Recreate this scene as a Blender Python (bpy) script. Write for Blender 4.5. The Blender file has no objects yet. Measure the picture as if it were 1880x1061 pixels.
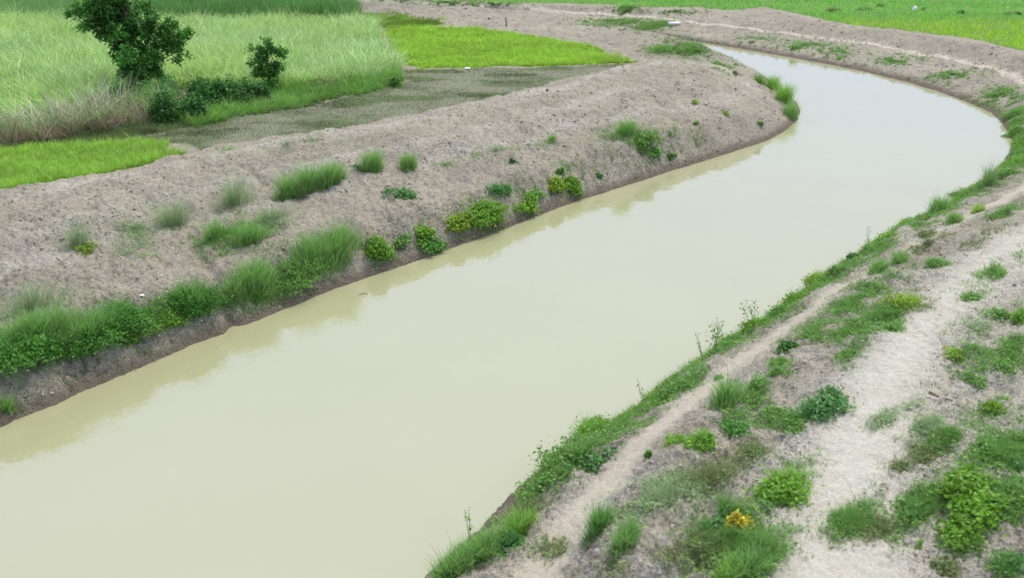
import bpy, math, random
import numpy as np
from mathutils import Vector
from mathutils.geometry import delaunay_2d_cdt

# ------------------------------------------------------------------ scene, camera, light
S = bpy.context.scene
COL = S.collection
R = math.radians
H = 7.0                     # camera height above the water (on the canal bridge)
F = 1628.0                  # focal length in photo pixels (1880 wide)
PITCH = R(22.6)
cam_d = bpy.data.cameras.new('camera')
cam = bpy.data.objects.new('camera', cam_d); COL.objects.link(cam)
cam.location = (0, 0, H)
cam.rotation_euler = (R(90) - PITCH, 0, 0)
cam_d.sensor_width = 36.0
cam_d.lens = F / 1880 * 36.0
cam_d.clip_start = 0.1; cam_d.clip_end = 6000
cam_d.dof.use_dof = True
cam_d.dof.focus_distance = 21.0
cam_d.dof.aperture_fstop = 1.3
S.camera = cam

SUN_EL, SUN_AZ = R(57), R(35)          # azimuth measured from +Y, negative = left
w = bpy.data.worlds.new('World'); S.world = w; w.use_nodes = True
nt = w.node_tree; nt.nodes.clear()
sky = nt.nodes.new('ShaderNodeTexSky'); sky.sky_type = 'NISHITA'; sky.sun_disc = False
sky.sun_elevation = SUN_EL; sky.sun_rotation = SUN_AZ
sky.air_density = 1.0; sky.dust_density = 6.0; sky.ozone_density = 1.0
hs = nt.nodes.new('ShaderNodeHueSaturation'); hs.inputs['Saturation'].default_value = 0.22
bg = nt.nodes.new('ShaderNodeBackground'); bg.inputs['Strength'].default_value = 0.13
wo = nt.nodes.new('ShaderNodeOutputWorld')
cl = nt.nodes.new('ShaderNodeMix'); cl.data_type = 'RGBA'; cl.inputs[0].default_value = .85      # thin even cloud over the blue
tcw = nt.nodes.new('ShaderNodeTexCoord'); sxyz = nt.nodes.new('ShaderNodeSeparateXYZ'); cw = nt.nodes.new('ShaderNodeValToRGB')
el = cw.color_ramp.elements
el[0].position = .08; el[0].color = (.37, .44, .64, 1); el[1].position = .97; el[1].color = (.86, .79, .68, 1)
e2 = el.new(.62); e2.color = (.47, .56, .87, 1)          # bluish veil low down, bright white cloud overhead
sc10 = nt.nodes.new('ShaderNodeVectorMath'); sc10.operation = 'SCALE'; sc10.inputs['Scale'].default_value = 10.0
nt.links.new(tcw.outputs['Generated'], sxyz.inputs[0]); nt.links.new(sxyz.outputs[2], cw.inputs[0]); nt.links.new(cw.outputs[0], sc10.inputs[0]); nt.links.new(sc10.outputs[0], cl.inputs[7])
nt.links.new(sky.outputs[0], hs.inputs['Color']); nt.links.new(hs.outputs[0], cl.inputs[6]); nt.links.new(cl.outputs[2], bg.inputs['Color'])
nt.links.new(bg.outputs[0], wo.inputs['Surface'])
sd = bpy.data.lights.new('sun', 'SUN'); sd.energy = 2.0; sd.angle = R(10); sd.color = (1, 0.93, 0.82)
so = bpy.data.objects.new('sun', sd); COL.objects.link(so)
so.rotation_euler = (R(90) - SUN_EL, 0, math.pi - SUN_AZ)
S.view_settings.view_transform = 'Standard'; S.view_settings.look = 'None'
S.view_settings.exposure = 0.46; S.view_settings.gamma = 1.0
S.cycles.max_bounces = 5; S.cycles.diffuse_bounces = 2; S.cycles.transmission_bounces = 2

RNG = np.random.default_rng(7)
random.seed(7)

# ------------------------------------------------------------------ projection helpers
cp, sp = math.cos(PITCH), math.sin(PITCH)
def ray(px, py):
    u = (np.asarray(px, float) - 940) / F; v = (530.5 - np.asarray(py, float)) / F
    return np.stack([u, cp + v * sp, -sp + v * cp], -1)       # unit depth along the view axis
def unproj(px, py, z):
    d = ray(px, py); t = (z - H) / d[..., 2]
    return d[..., 0] * t, d[..., 1] * t

# ------------------------------------------------------------------ noise
def _h(ix, iy, s):
    n = (ix.astype(np.int64) * 374761393 + iy.astype(np.int64) * 668265263 + s * 1442695041) & 0xffffffff
    n = ((n ^ (n >> 13)) * 1274126177) & 0xffffffff
    n = n ^ (n >> 16)
    return (n & 0xffff) / 65535.0
def vnoise(x, y, s=0):
    ix = np.floor(x); iy = np.floor(y); fx = x - ix; fy = y - iy
    fx = fx * fx * (3 - 2 * fx); fy = fy * fy * (3 - 2 * fy)
    a = _h(ix, iy, s); b = _h(ix + 1, iy, s); c = _h(ix, iy + 1, s); d = _h(ix + 1, iy + 1, s)
    return (a * (1 - fx) + b * fx) * (1 - fy) + (c * (1 - fx) + d * fx) * fy
def fbm(x, y, s=0, o=4):
    r = 0; a = .5; t = 0
    for i in range(o):
        r = r + a * vnoise(x, y, s + i * 17); t += a
        x, y = x * 1.9 + y * .6 + 3.1, y * 1.9 - x * .6 + 7.7; a *= .55
    return r / t
def sstep(a, b, x):
    t = np.clip((x - a) / (b - a), 0, 1); return t * t * (3 - 2 * t)

# ------------------------------------------------------------------ feature lines (photo pixel, height)
ZF = 0.8
LE = [(-900,1190),(-600,1050),(-300,915),(0,782),(130,728),(330,640),(500,575),(660,512),(830,457),(1000,388),(1150,340),(1300,292),
      (1400,262),(1440,240),(1462,222),(1470,200),(1440,165),(1400,140),(1350,112),(1300,98),(1250,92),(1150,76),(1050,62),(950,50),(800,35),(650,20),(450,5),(200,-15)]
RE = [(300,1550),(600,1240),(780,1061),(900,950),(1000,855),(1100,790),(1200,722),(1300,648),(1400,585),(1500,515),(1600,450),(1700,398),
      (1780,352),(1835,312),(1860,270),(1856,245),(1830,215),(1790,192),(1700,160),(1560,125),(1400,97),(1300,80),(1220,68),(1130,54),(1040,42),(950,33),(800,21),(650,9),(450,-5),(200,-23)]
def W(pts, z=None):
    return np.array([(*unproj(p[0], p[1], p[2] if z is None else z), p[2] if z is None else z) for p in pts])
def smooth_line(P, n=1):
    for _ in range(n):
        Q = [P[0]]
        for a, b in zip(P[:-1], P[1:]): Q += [a * .75 + b * .25, a * .25 + b * .75]
        Q.append(P[-1]); P = np.array(Q)
    return P
def offset(P, d, z):
    T = np.gradient(P[:, :2], axis=0); T /= np.linalg.norm(T, axis=1)[:, None] + 1e-9
    N = np.stack([-T[:, 1], T[:, 0]], 1)
    Q = P.copy(); Q[:, :2] += N * d; Q[:, 2] = z
    return Q
LEW = smooth_line(W(LE, 0.0), 1); REW = smooth_line(W(RE, 0.0), 1)
LEnear = LEW[:28]
lines = [LEW, REW,
         offset(LEW, .10, .13), offset(REW, -.10, .10),
         offset(LEW, -.9, -.55), offset(REW, .9, -.55),
         offset(LEnear, .82, .84),
         offset(REW[:26], -.5, .42), offset(REW[26:46], -.7, .28)]
FEAT = [
  # main mound crest and its back foot
  [(-900,560,1.5),(-500,465,1.5),(-200,395,1.5),(0,357,1.5),(100,342,1.5),(200,325,1.52),(370,283,1.5),(480,262,1.5),(600,248,1.5),(760,215,1.6),(900,188,1.65),(1050,150,1.7),(1120,130,1.78),(1190,115,1.8),(1250,110,1.8),(1300,113,1.75),(1345,132,1.4),(1385,160,1.05)],
  [(-900,560,.8),(-500,465,.8),(-200,395,.8),(0,353,.8),(100,338,.8),(200,321,.8),(370,279,.8),(480,262,.8),(600,246,.8),(760,213,.8),(900,185,.8),(1050,146,.8),(1120,127,.8),(1185,116,.85)],
  [(-600,560,1.44),(-300,495,1.44),(0,428,1.44),(200,388,1.44),(300,366,1.44),(430,330,1.44),(560,304,1.45),(700,280,1.5),(850,242,1.52),(1000,203,1.55),(1150,166,1.6),(1290,150,1.55)],
  # bench along the mound
  [(-600,640,1.03),(-300,560,1.03),(0,490,1.02),(200,452,1.02),(400,397,1.04),(560,362,1.05),(700,322,1.12),(850,285,1.12),(1000,242,1.15),(1150,214,1.18),(1300,188,1.18),(1375,172,1.0)],
  # spit behind the bright field
  [(1335,108,.6),(1290,84,.95),(1240,69,1.2),(1180,55,1.25),(1100,42,1.3),(1040,25,1.4),(960,18,1.4),(850,12,1.45),(700,4,1.45),(500,-10,1.4),(200,-28,1.4)],
  [(1175,118,.8),(1110,95,.8),(1050,79,.8),(950,62,.8),(880,51,.8),(760,36,.8),(670,22,.8),(600,8,.8),(400,-6,.8),(150,-22,.8)],
  # far bank: path ledge, crest, back foot
  [(200,-34,.6),(450,-13,.6),(700,2,.5),(900,15,.45),(1040,23,.45),(1180,31,.45),(1290,44,.48),(1420,58,.5),(1560,78,.5),(1700,100,.5),(1825,127,.62),(1890,156,.72),(1960,205,.85),(1990,260,.88),(1960,315,.88),(1880,345,.85),(1800,385,.82),(1700,438,.8),(1620,487,.8),(1550,525,.8),(1450,598,.8),(1350,668,.8),(1250,748,.8),(1180,812,.8),(1120,880,.8),(1050,970,.8),(980,1061,.8),(850,1250,.8)],
  [(700,-4,.95),(850,3,.9),(940,8,.9),(1040,9,.9),(1140,13,.95),(1240,19,1.0),(1280,15,1.15),(1335,24,1.05),(1400,16,1.35),(1440,24,1.3),(1480,33,1.2),(1560,50,1.15),(1700,64,1.2),(1825,84,1.3),(1890,98,1.4),(2010,150,1.5),(2120,230,1.6),(2150,300,1.6)],
  [(700,-6,.8),(850,1,.8),(940,6,.8),(1040,7,.8),(1140,11,.8),(1240,16,.8),(1280,13,.8),(1335,22,.8),(1400,14,.8),(1440,22,.8),(1480,31,.8),(1560,48,.8),(1700,62,.8),(1825,82,.8),(1890,96,.8),(2040,150,.8),(2200,230,.8)],
  # near right bank: clod ridge, path near edge, path far edge
  [(2100,345,1.2),(1960,350,1.15),(1880,368,1.15),(1750,442,1.15),(1640,520,1.15),(1560,575,1.15),(1450,655,1.18),(1390,700,1.2),(1300,772,1.2),(1235,845,1.2),(1190,930,1.2),(1160,1061,1.2),(1080,1250,1.2)],
  [(2100,370,1.35),(1960,380,1.33),(1880,398,1.33),(1780,465,1.33),(1700,535,1.33),(1640,605,1.33),(1560,700,1.33),(1500,780,1.35),(1450,860,1.35),(1420,960,1.35),(1400,1061,1.35),(1350,1300,1.35)],
  [(2200,430,1.3),(2000,455,1.32),(1850,540,1.33),(1750,650,1.33),(1710,750,1.33),(1710,900,1.35),(1750,1061,1.35),(1800,1300,1.35)],
  [(2500,450,1.5),(2050,620,1.42),(1900,800,1.42),(1930,1061,1.4),(2000,1300,1.4)],
]
for f in FEAT: lines.append(smooth_line(W(f), 1))
# densify and triangulate
verts, edges = [], []
for L in lines:
    prev = None
    for a, b in zip(L[:-1], L[1:]):
        n = max(1, int(np.linalg.norm((b - a)[:2]) / 1.0))
        for k in range(n):
            verts.append(a + (b - a) * k / n)
    verts.append(L[-1])
canal = .5 * (LEW[::2][:25] + REW[::2][:25])
for gx in np.arange(-80, 90, 8):
    for gy in (1, 110): verts.append(np.array([gx, gy, ZF if (gy > 50 or gx < -2) else 1.3]))
for x, y, z in [(-80,20,.8),(-80,50,.8),(-80,80,.8),(90,20,1.4),(90,50,.8),(90,80,.8),(30,20,1.3),(45,30,.9),(55,60,.8),(-40,60,.8),(-30,40,.8),(-40,30,.8),
                (-15,42,.8),(0,70,.9),(-12,10,.9),(10,2,1.3),(4,2,1.0),(20,95,.8),(40,95,.8),(0,95,.8),(45,45,.8),(-12,32,.8),(-25,24,.8),(-20,30,.8)]:
    verts.append(np.array([x, y, z], float))
V = np.array(verts)
V = V[(V[:, 1] > 0) & (V[:, 1] < 120) & (np.abs(V[:, 0]) < 100)]
vo, eo, fo, ov, oe, of = delaunay_2d_cdt([Vector((a, b)) for a, b in V[:, :2]], [], [], 0, 1e-5)
zo = np.array([V[o[0], 2] if o else ZF for o in ov]); vo = np.array([(v.x, v.y) for v in vo])
GS = 0.1; GX0, GX1, GY0, GY1 = -78, 88, 1.5, 108
NX, NY = int((GX1 - GX0) / GS), int((GY1 - GY0) / GS)
G = np.full((NY, NX), ZF, np.float32)
for t in fo:
    p = vo[list(t)]; z = zo[list(t)]
    i0 = max(0, int((p[:, 0].min() - GX0) / GS)); i1 = min(NX - 1, int((p[:, 0].max() - GX0) / GS) + 1)
    j0 = max(0, int((p[:, 1].min() - GY0) / GS)); j1 = min(NY - 1, int((p[:, 1].max() - GY0) / GS) + 1)
    if i1 < i0 or j1 < j0: continue
    X, Y = np.meshgrid(GX0 + np.arange(i0, i1 + 1) * GS, GY0 + np.arange(j0, j1 + 1) * GS)
    d = (p[1,1]-p[2,1])*(p[0,0]-p[2,0]) + (p[2,0]-p[1,0])*(p[0,1]-p[2,1])
    if abs(d) < 1e-9: continue
    a = ((p[1,1]-p[2,1])*(X-p[2,0]) + (p[2,0]-p[1,0])*(Y-p[2,1])) / d
    b = ((p[2,1]-p[0,1])*(X-p[2,0]) + (p[0,0]-p[2,0])*(Y-p[2,1])) / d
    c = 1 - a - b
    m = (a > -1e-4) & (b > -1e-4) & (c > -1e-4)
    sub = G[j0:j1+1, i0:i1+1]; zz = a * z[0] + b * z[1] + c * z[2]
    sub[m] = zz[m]
def blur(A, n=1):
    for _ in range(n):
        P = np.pad(A, 1, mode='edge'); A = (P[:-2, 1:-1] + 2 * P[1:-1, 1:-1] + P[2:, 1:-1]) / 4
        P = np.pad(A, 1, mode='edge'); A = (P[1:-1, :-2] + 2 * P[1:-1, 1:-1] + P[1:-1, 2:]) / 4
    return A
G = blur(G, 3)
GXX, GYY = np.meshgrid(GX0 + np.arange(NX) * GS, GY0 + np.arange(NY) * GS)
CRACKS = [([(368,448),(398,490),(440,522),(478,562)],.16,.16),([(300,470),(320,500),(330,530)],.07,.07),([(440,330),(462,340),(480,352)],.12,.13),([(395,320),(410,345)],.09,.09),([(60,432),(88,446),(112,450)],.05,.07),([(205,385),(212,398)],.05,.08),
 ([(265,392),(290,398)],.05,.09),([(120,360),(142,362)],.04,.08),([(545,265),(562,268),(590,266)],.06,.10),([(700,430),(725,438),(760,432)],.06,.08),([(930,372),(950,388),(975,402)],.08,.09),
 ([(1255,195),(1280,215),(1300,230)],.06,.06),([(1130,160),(1170,175),(1200,200)],.06,.05),([(800,285),(812,300)],.05,.06),([(955,220),(972,228),(985,240)],.06,.07),([(1000,215),(1030,213)],.05,.06),([(600,600),(560,590)],.05,.05),
 ([(640,300),(655,320)],.05,.05),([(1420,715),(1470,688),(1510,668)],.05,.06),([(1440,735),(1480,702)],.05,.05),([(1330,855),(1370,838),(1420,828)],.07,.08),([(1290,880),(1320,865)],.06,.06),([(1040,24),(1020,30),(1000,40)],.12,.1),([(955,35),(940,48),(925,52)],.14,.12),([(1130,26),(1150,18)],.1,.12),([(1290,40),(1300,30)],.1,.12)]
def samp(A, x, y):
    u = np.clip((np.asarray(x) - GX0) / GS, 0, NX - 1.001); v = np.clip((np.asarray(y) - GY0) / GS, 0, NY - 1.001)
    i = u.astype(int); j = v.astype(int); fx = u - i; fy = v - j
    return (A[j, i]*(1-fx) + A[j, i+1]*fx)*(1-fy) + (A[j+1, i]*(1-fx) + A[j+1, i+1]*fx)*fy
def inpoly(x, y, P):
    r = np.zeros(x.shape, bool); n = len(P)
    for i in range(n):
        x1, y1 = P[i][:2]; x2, y2 = P[(i+1) % n][:2]
        if y1 == y2: continue
        c = ((y1 > y) != (y2 > y)) & (x < (x2-x1)*(y-y1)/(y2-y1)+x1); r ^= c
    return r
def linemask(pts, width, soft, z=None):
    P = smooth_line(W(pts, z) if z is not None or len(pts[0]) == 3 else W(pts, 1.0), 1)
    D = np.full(G.shape, 99., np.float32)
    wd = np.interp(np.arange(len(P)), np.linspace(0, len(P)-1, len(width)), width) if hasattr(width, '__len__') else np.full(len(P), width)
    for k in range(len(P) - 1):
        a, b = P[k, :2], P[k+1, :2]; mg = wd[k] + soft + .3
        i0 = max(0, int((min(a[0], b[0]) - mg - GX0)/GS)); i1 = min(NX, int((max(a[0], b[0]) + mg - GX0)/GS)+1)
        j0 = max(0, int((min(a[1], b[1]) - mg - GY0)/GS)); j1 = min(NY, int((max(a[1], b[1]) + mg - GY0)/GS)+1)
        if i1 <= i0 or j1 <= j0: continue
        x = GXX[j0:j1, i0:i1] - a[0]; y = GYY[j0:j1, i0:i1] - a[1]; d = b - a
        t = np.clip((x*d[0]+y*d[1])/(d@d+1e-9), 0, 1)
        dd = np.hypot(x-t*d[0], y-t*d[1]) - wd[k]
        D[j0:j1, i0:i1] = np.minimum(D[j0:j1, i0:i1], dd)
    return 1 - sstep(-soft, soft, D)
def polymask(pts, z, b=2):
    P = W(pts, z); return blur(inpoly(GXX, GYY, P).astype(np.float32), b)

# land-use polygons, photo pixels at field level
P_riceleft = [(-500,465),(-200,392),(0,352),(100,337),(200,320),(300,298),(368,281),(340,266),(200,263),(90,268),(0,275),(-300,300)]
P_ricemid = [(705,57),(780,50),(880,53),(960,64),(1050,80),(1110,96),(1172,117),(1000,123),(760,127),(738,112),(716,85)]
P_strip = [(655,24),(735,29),(820,42),(800,50),(712,56),(676,44)]
P_crop = [(-500,330),(-200,275),(0,238),(120,222),(190,200),(235,172),(330,166),(470,170),(600,165),(700,150),(730,140),(735,125),(705,92),(690,50),(668,41),(270,41),(100,38),(-300,42),(-600,60)]
P_dark = [(262,41),(500,43),(662,41),(655,28),(600,18),(400,12),(250,13)]
P_med = [(-500,42),(100,37),(262,40),(250,12),(100,11),(-500,14)]
P_back = [(-800,9),(250,8),(400,8),(600,5),(560,-4),(400,-14),(150,-30),(-800,-60)]
P_olive = [(-300,300),(0,272),(200,262),(340,264),(370,281),(600,247),(900,186),(1180,117),(1000,125),(740,129),(738,152),(600,188),(370,225),(200,245),(0,262)]
P_far = [(700,-6),(850,1),(940,6),(1040,7),(1140,11),(1240,16),(1280,13),(1335,22),(1400,14),(1440,22),(1480,31),(1560,48),(1700,62),(1825,82),(1890,96),(2040,150),(2200,225),(2900,230),(2900,-90),(700,-90)]
M_rice = np.maximum(polymask(P_riceleft, ZF), np.maximum(polymask(P_ricemid, ZF), polymask(P_strip, ZF)))
M_crop = np.maximum(np.maximum(polymask(P_crop, ZF), polymask(P_dark, ZF)), np.maximum(polymask(P_med, ZF), polymask(P_back, ZF)))
M_far = polymask(P_far, ZF)
M_olive = polymask(P_olive, ZF, 5)
PATH_R = [(2100,410,1.33),(1960,420,1.33),(1860,450,1.33),(1760,530,1.33),(1690,600,1.33),(1630,690,1.33),(1590,780,1.34),(1560,870,1.35),(1540,960,1.35),(1545,1061,1.35),(1560,1250,1.35)]
M_path = linemask(PATH_R, [.65,.5,.34,.38,.48,.6,.66,.62], .5)
M_pale = linemask([(2100,430,1.33),(2000,470,1.33),(1900,540,1.33),(1800,640,1.33),(1740,740,1.33),(1690,850,1.34),(1660,960,1.35),(1660,1061,1.35),(1680,1250,1.35)], [1.3,1.1,1.0,1.0,.9,.8,.8], .5)
M_trail = linemask(FEAT[6][14:], [.15,.15,.17,.2,.22,.24,.24], .16)
M_ftrail = linemask(FEAT[6][1:15], .16, .14)
for pts_, wd_, dp_ in CRACKS:
    G -= dp_ * linemask([(a, b, 1.1) for a, b in pts_], wd_*.5, .11)
M_bench = linemask(FEAT[3], .22, .4)
M_crest = np.maximum(linemask(FEAT[0], .3, .6), .8*linemask(FEAT[2][:-1], .2, .45))
for A in ('M_trail',): pass

def jit(x, y): return (vnoise(x*.9, y*.9, 621) - .5)*1.3 + (vnoise(x*3, y*3, 623) - .5)*.8
def rough(x, y):
    f = np.clip(samp(M_rice + M_crop + M_far + M_olive, x, y), 0, 1)
    p = np.clip(samp(M_path, x, y) + samp(M_trail, x, y), 0, 1)
    return (1 - .85 * f) * (1 - .75 * p)
def height(x, y):
    x = np.asarray(x, float); y = np.asarray(y, float)
    h = samp(G, x, y)
    r = rough(x, y)
    n = (fbm(x*.55, y*.55, 3, 3) - .5) * .36 * (1 - .5*sstep(32, 45, np.hypot(x, y))) + (fbm(x*1.7, y*1.7, 11, 3) - .5) * .22
    c = fbm(x*6, y*6, 31, 3)
    n += (c - .5) * .10
    dist = np.hypot(x, y)
    near = 1 - sstep(25, 60, dist)
    n += (vnoise(x*15, y*15, 41) - .5) * .05 * near + (vnoise(x*29, y*29, 43) - .5) * .034 * near
    # slumps and cracks
    q = np.abs(fbm(x*1.1 + 5, y*1.1, 71, 4) - .5)
    n -= .07 * (1 - sstep(.0, .022, q)) * sstep(.45, .6, fbm(x*.8, y*.8, 77, 2))
    q = np.abs(fbm(x*2.9 + 9, y*2.9, 171, 3) - .5)
    n -= .045 * (1 - sstep(.0, .03, q)) * sstep(.47, .58, fbm(x*1.3, y*1.3, 177, 2)) * near
    a = sstep(-.02, .35, h)                                   # keep the waterline where it is
    return h + n * r * (.3 + .7 * a)

# ------------------------------------------------------------------ materials
def mat(name):
    m = bpy.data.materials.new(name); m.use_nodes = True; t = m.node_tree; t.nodes.clear()
    o = t.nodes.new('ShaderNodeOutputMaterial'); return m, t, o
def N(t, ty, **k):
    n = t.nodes.new(ty)
    for a, b in k.items():
        if a in n.inputs: n.inputs[a].default_value = b
        else: setattr(n, a, b)
    return n
def soil_material():
    m, t, o = mat('soil'); L = t.links.new
    at = N(t, 'ShaderNodeAttribute', attribute_name='Col')
    geo = N(t, 'ShaderNodeNewGeometry')
    p = N(t, 'ShaderNodeBsdfPrincipled'); p.inputs['Roughness'].default_value = .92
    p.inputs['Specular IOR Level'].default_value = .15
    n1 = N(t, 'ShaderNodeTexNoise'); n1.inputs['Scale'].default_value = 9; n1.inputs['Detail'].default_value = 8; n1.inputs['Roughness'].default_value = .68
    n2 = N(t, 'ShaderNodeTexNoise'); n2.inputs['Scale'].default_value = 38; n2.inputs['Detail'].default_value = 5; n2.inputs['Roughness'].default_value = .7
    v = N(t, 'ShaderNodeTexVoronoi'); v.inputs['Scale'].default_value = 17
    for n in (n1, n2, v): L(geo.outputs['Position'], n.inputs['Vector'])
    r1 = N(t, 'ShaderNodeMapRange'); r1.inputs['From Min'].default_value = .33; r1.inputs['From Max'].default_value = .67; r1.inputs['To Min'].default_value = .78; r1.inputs['To Max'].default_value = 1.18
    L(n1.outputs['Fac'], r1.inputs['Value'])
    r2 = N(t, 'ShaderNodeMapRange'); r2.inputs['From Min'].default_value = .36; r2.inputs['From Max'].default_value = .6; r2.inputs['To Min'].default_value = .55; r2.inputs['To Max'].default_value = 1.12  # crumb tone; dark specks also paint the shade of small holes into the colour
    L(n2.outputs['Fac'], r2.inputs['Value'])
    mu = N(t, 'ShaderNodeMath', operation='MULTIPLY'); L(r1.outputs[0], mu.inputs[0]); L(r2.outputs[0], mu.inputs[1])
    # variation strength follows the attribute's alpha (paths are smoother)
    mix = N(t, 'ShaderNodeMix', data_type='FLOAT'); mix.inputs[2].default_value = 1.0
    L(at.outputs['Alpha'], mix.inputs[0]); L(mu.outputs[0], mix.inputs[3])
    sc = N(t, 'ShaderNodeVectorMath', operation='SCALE'); L(at.outputs['Color'], sc.inputs[0]); L(mix.outputs[0], sc.inputs['Scale'])
    L(sc.outputs[0], p.inputs['Base Color'])
    ad = N(t, 'ShaderNodeMath', operation='ADD'); L(n1.outputs['Fac'], ad.inputs[0])
    m2 = N(t, 'ShaderNodeMath', operation='MULTIPLY'); L(n2.outputs['Fac'], m2.inputs[0]); m2.inputs[1].default_value = .55; L(m2.outputs[0], ad.inputs[1])
    a2 = N(t, 'ShaderNodeMath', operation='ADD'); L(ad.outputs[0], a2.inputs[0])
    m3 = N(t, 'ShaderNodeMath', operation='MULTIPLY'); L(v.outputs['Distance'], m3.inputs[0]); m3.inputs[1].default_value = -.35; L(m3.outputs[0], a2.inputs[1])
    b = N(t, 'ShaderNodeBump'); b.inputs['Distance'].default_value = .05
    L(a2.outputs[0], b.inputs['Height']); L(at.outputs['Alpha'], b.inputs['Strength']); L(b.outputs[0], p.inputs['Normal'])
    L(p.outputs[0], o.inputs['Surface']); return m
def leaf_material(name, rough=.5, tr=.3):
    m, t, o = mat(name); L = t.links.new
    at = N(t, 'ShaderNodeAttribute', attribute_name='Col')
    p = N(t, 'ShaderNodeBsdfPrincipled'); p.inputs['Roughness'].default_value = rough; p.inputs['Specular IOR Level'].default_value = .35
    L(at.outputs['Color'], p.inputs['Base Color'])
    tl = N(t, 'ShaderNodeBsdfTranslucent'); hs_ = N(t, 'ShaderNodeHueSaturation'); hs_.inputs['Value'].default_value = 1.25; hs_.inputs['Saturation'].default_value = 1.1
    L(at.outputs['Color'], hs_.inputs['Color']); L(hs_.outputs[0], tl.inputs['Color'])
    mx = N(t, 'ShaderNodeMixShader'); mx.inputs[0].default_value = tr
    L(p.outputs[0], mx.inputs[1]); L(tl.outputs[0], mx.inputs[2]); L(mx.outputs[0], o.inputs['Surface']); return m
def plain(name, col, rough=.8, var=.15, scale=12):
    m, t, o = mat(name); L = t.links.new
    p = N(t, 'ShaderNodeBsdfPrincipled'); p.inputs['Roughness'].default_value = rough
    n = N(t, 'ShaderNodeTexNoise'); n.inputs['Scale'].default_value = scale; n.inputs['Detail'].default_value = 6
    tc = N(t, 'ShaderNodeTexCoord'); L(tc.outputs['Object'], n.inputs['Vector'])
    cr = N(t, 'ShaderNodeMix', data_type='RGBA')
    cr.inputs[6].default_value = (*[c*(1-var*2) for c in col], 1); cr.inputs[7].default_value = (*[min(1, c*(1+var)) for c in col], 1)
    L(n.outputs['Fac'], cr.inputs[0]); L(cr.outputs[2], p.inputs['Base Color'])
    b = N(t, 'ShaderNodeBump'); b.inputs['Strength'].default_value = .4; b.inputs['Distance'].default_value = .02
    L(n.outputs['Fac'], b.inputs['Height']); L(b.outputs[0], p.inputs['Normal']); L(p.outputs[0], o.inputs['Surface']); return m
def water_material():
    m, t, o = mat('muddy_water'); L = t.links.new
    p = N(t, 'ShaderNodeBsdfPrincipled'); p.inputs['Roughness'].default_value = .035; p.inputs['IOR'].default_value = 2.0
    geo = N(t, 'ShaderNodeNewGeometry')
    n0 = N(t, 'ShaderNodeTexNoise'); n0.inputs['Scale'].default_value = .35; n0.inputs['Detail'].default_value = 4
    L(geo.outputs['Position'], n0.inputs['Vector'])
    cr = N(t, 'ShaderNodeMix', data_type='RGBA')
    cr.inputs[6].default_value = (.33, .335, .195, 1); cr.inputs[7].default_value = (.365, .37, .22, 1)
    L(n0.outputs['Fac'], cr.inputs[0]); L(cr.outputs[2], p.inputs['Base Color'])
    n = N(t, 'ShaderNodeTexNoise'); n.inputs['Scale'].default_value = 1.6; n.inputs['Detail'].default_value = 3
    n2 = N(t, 'ShaderNodeTexNoise'); n2.inputs['Scale'].default_value = 9; n2.inputs['Detail'].default_value = 3
    L(geo.outputs['Position'], n.inputs['Vector']); L(geo.outputs['Position'], n2.inputs['Vector'])
    b = N(t, 'ShaderNodeBump'); b.inputs['Strength'].default_value = .1; b.inputs['Distance'].default_value = .1
    b2 = N(t, 'ShaderNodeBump'); b2.inputs['Strength'].default_value = .05; b2.inputs['Distance'].default_value = .02
    L(n.outputs['Fac'], b.inputs['Height']); L(n2.outputs['Fac'], b2.inputs['Height']); L(b.outputs[0], b2.inputs['Normal'])
    L(b2.outputs[0], p.inputs['Normal']); L(p.outputs[0], o.inputs['Surface']); return m
M_SOIL = soil_material(); M_LEAF = leaf_material('leaf'); M_GRASS = leaf_material('grass', .55, .3)
M_DRY = leaf_material('dry_stalk', .8, .15); M_WATER = water_material(); M_BARK = plain('bark', (.11, .085, .06))
M_CONC = plain('concrete', (.72, .72, .70), .7, .06); M_PLAST = plain('plastic', (.8, .8, .8), .45, .03)
M_CLOD = plain('dry_clod', (.30, .27, .24), .95, .2, 30)

# ------------------------------------------------------------------ mesh building
def mesh_obj(name, co, faces, material, colors=None, parent=None, smooth=False, loc=None):
    """faces: (n,k) int array, all the same size; colors: per vertex rgba"""
    co = np.asarray(co, np.float32); faces = np.asarray(faces, np.int32)
    me = bpy.data.meshes.new(name); nf, k = faces.shape
    me.vertices.add(len(co)); me.vertices.foreach_set('co', co.ravel())
    me.loops.add(nf * k); me.loops.foreach_set('vertex_index', faces.ravel())
    me.polygons.add(nf); me.polygons.foreach_set('loop_start', np.arange(nf, dtype=np.int32) * k)
    me.polygons.foreach_set('loop_total', np.full(nf, k, np.int32))
    if smooth: me.polygons.foreach_set('use_smooth', np.ones(nf, bool))
    me.update(calc_edges=True)
    if colors is not None:
        a = me.color_attributes.new('Col', 'FLOAT_COLOR', 'POINT')
        c = np.ones((len(co), 4), np.float32); c[:, :colors.shape[1]] = colors
        a.data.foreach_set('color', c.ravel())
    me.materials.append(material)
    o = bpy.data.objects.new(name, me); COL.objects.link(o)
    if parent: o.parent = parent
    if loc is not None: o.location = loc
    return o
def tag(o, label=None, cat=None, group=None, kind=None):
    if label: o['label'] = label
    if cat: o['category'] = cat
    if group: o['group'] = group
    if kind: o['kind'] = kind
    return o

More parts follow.
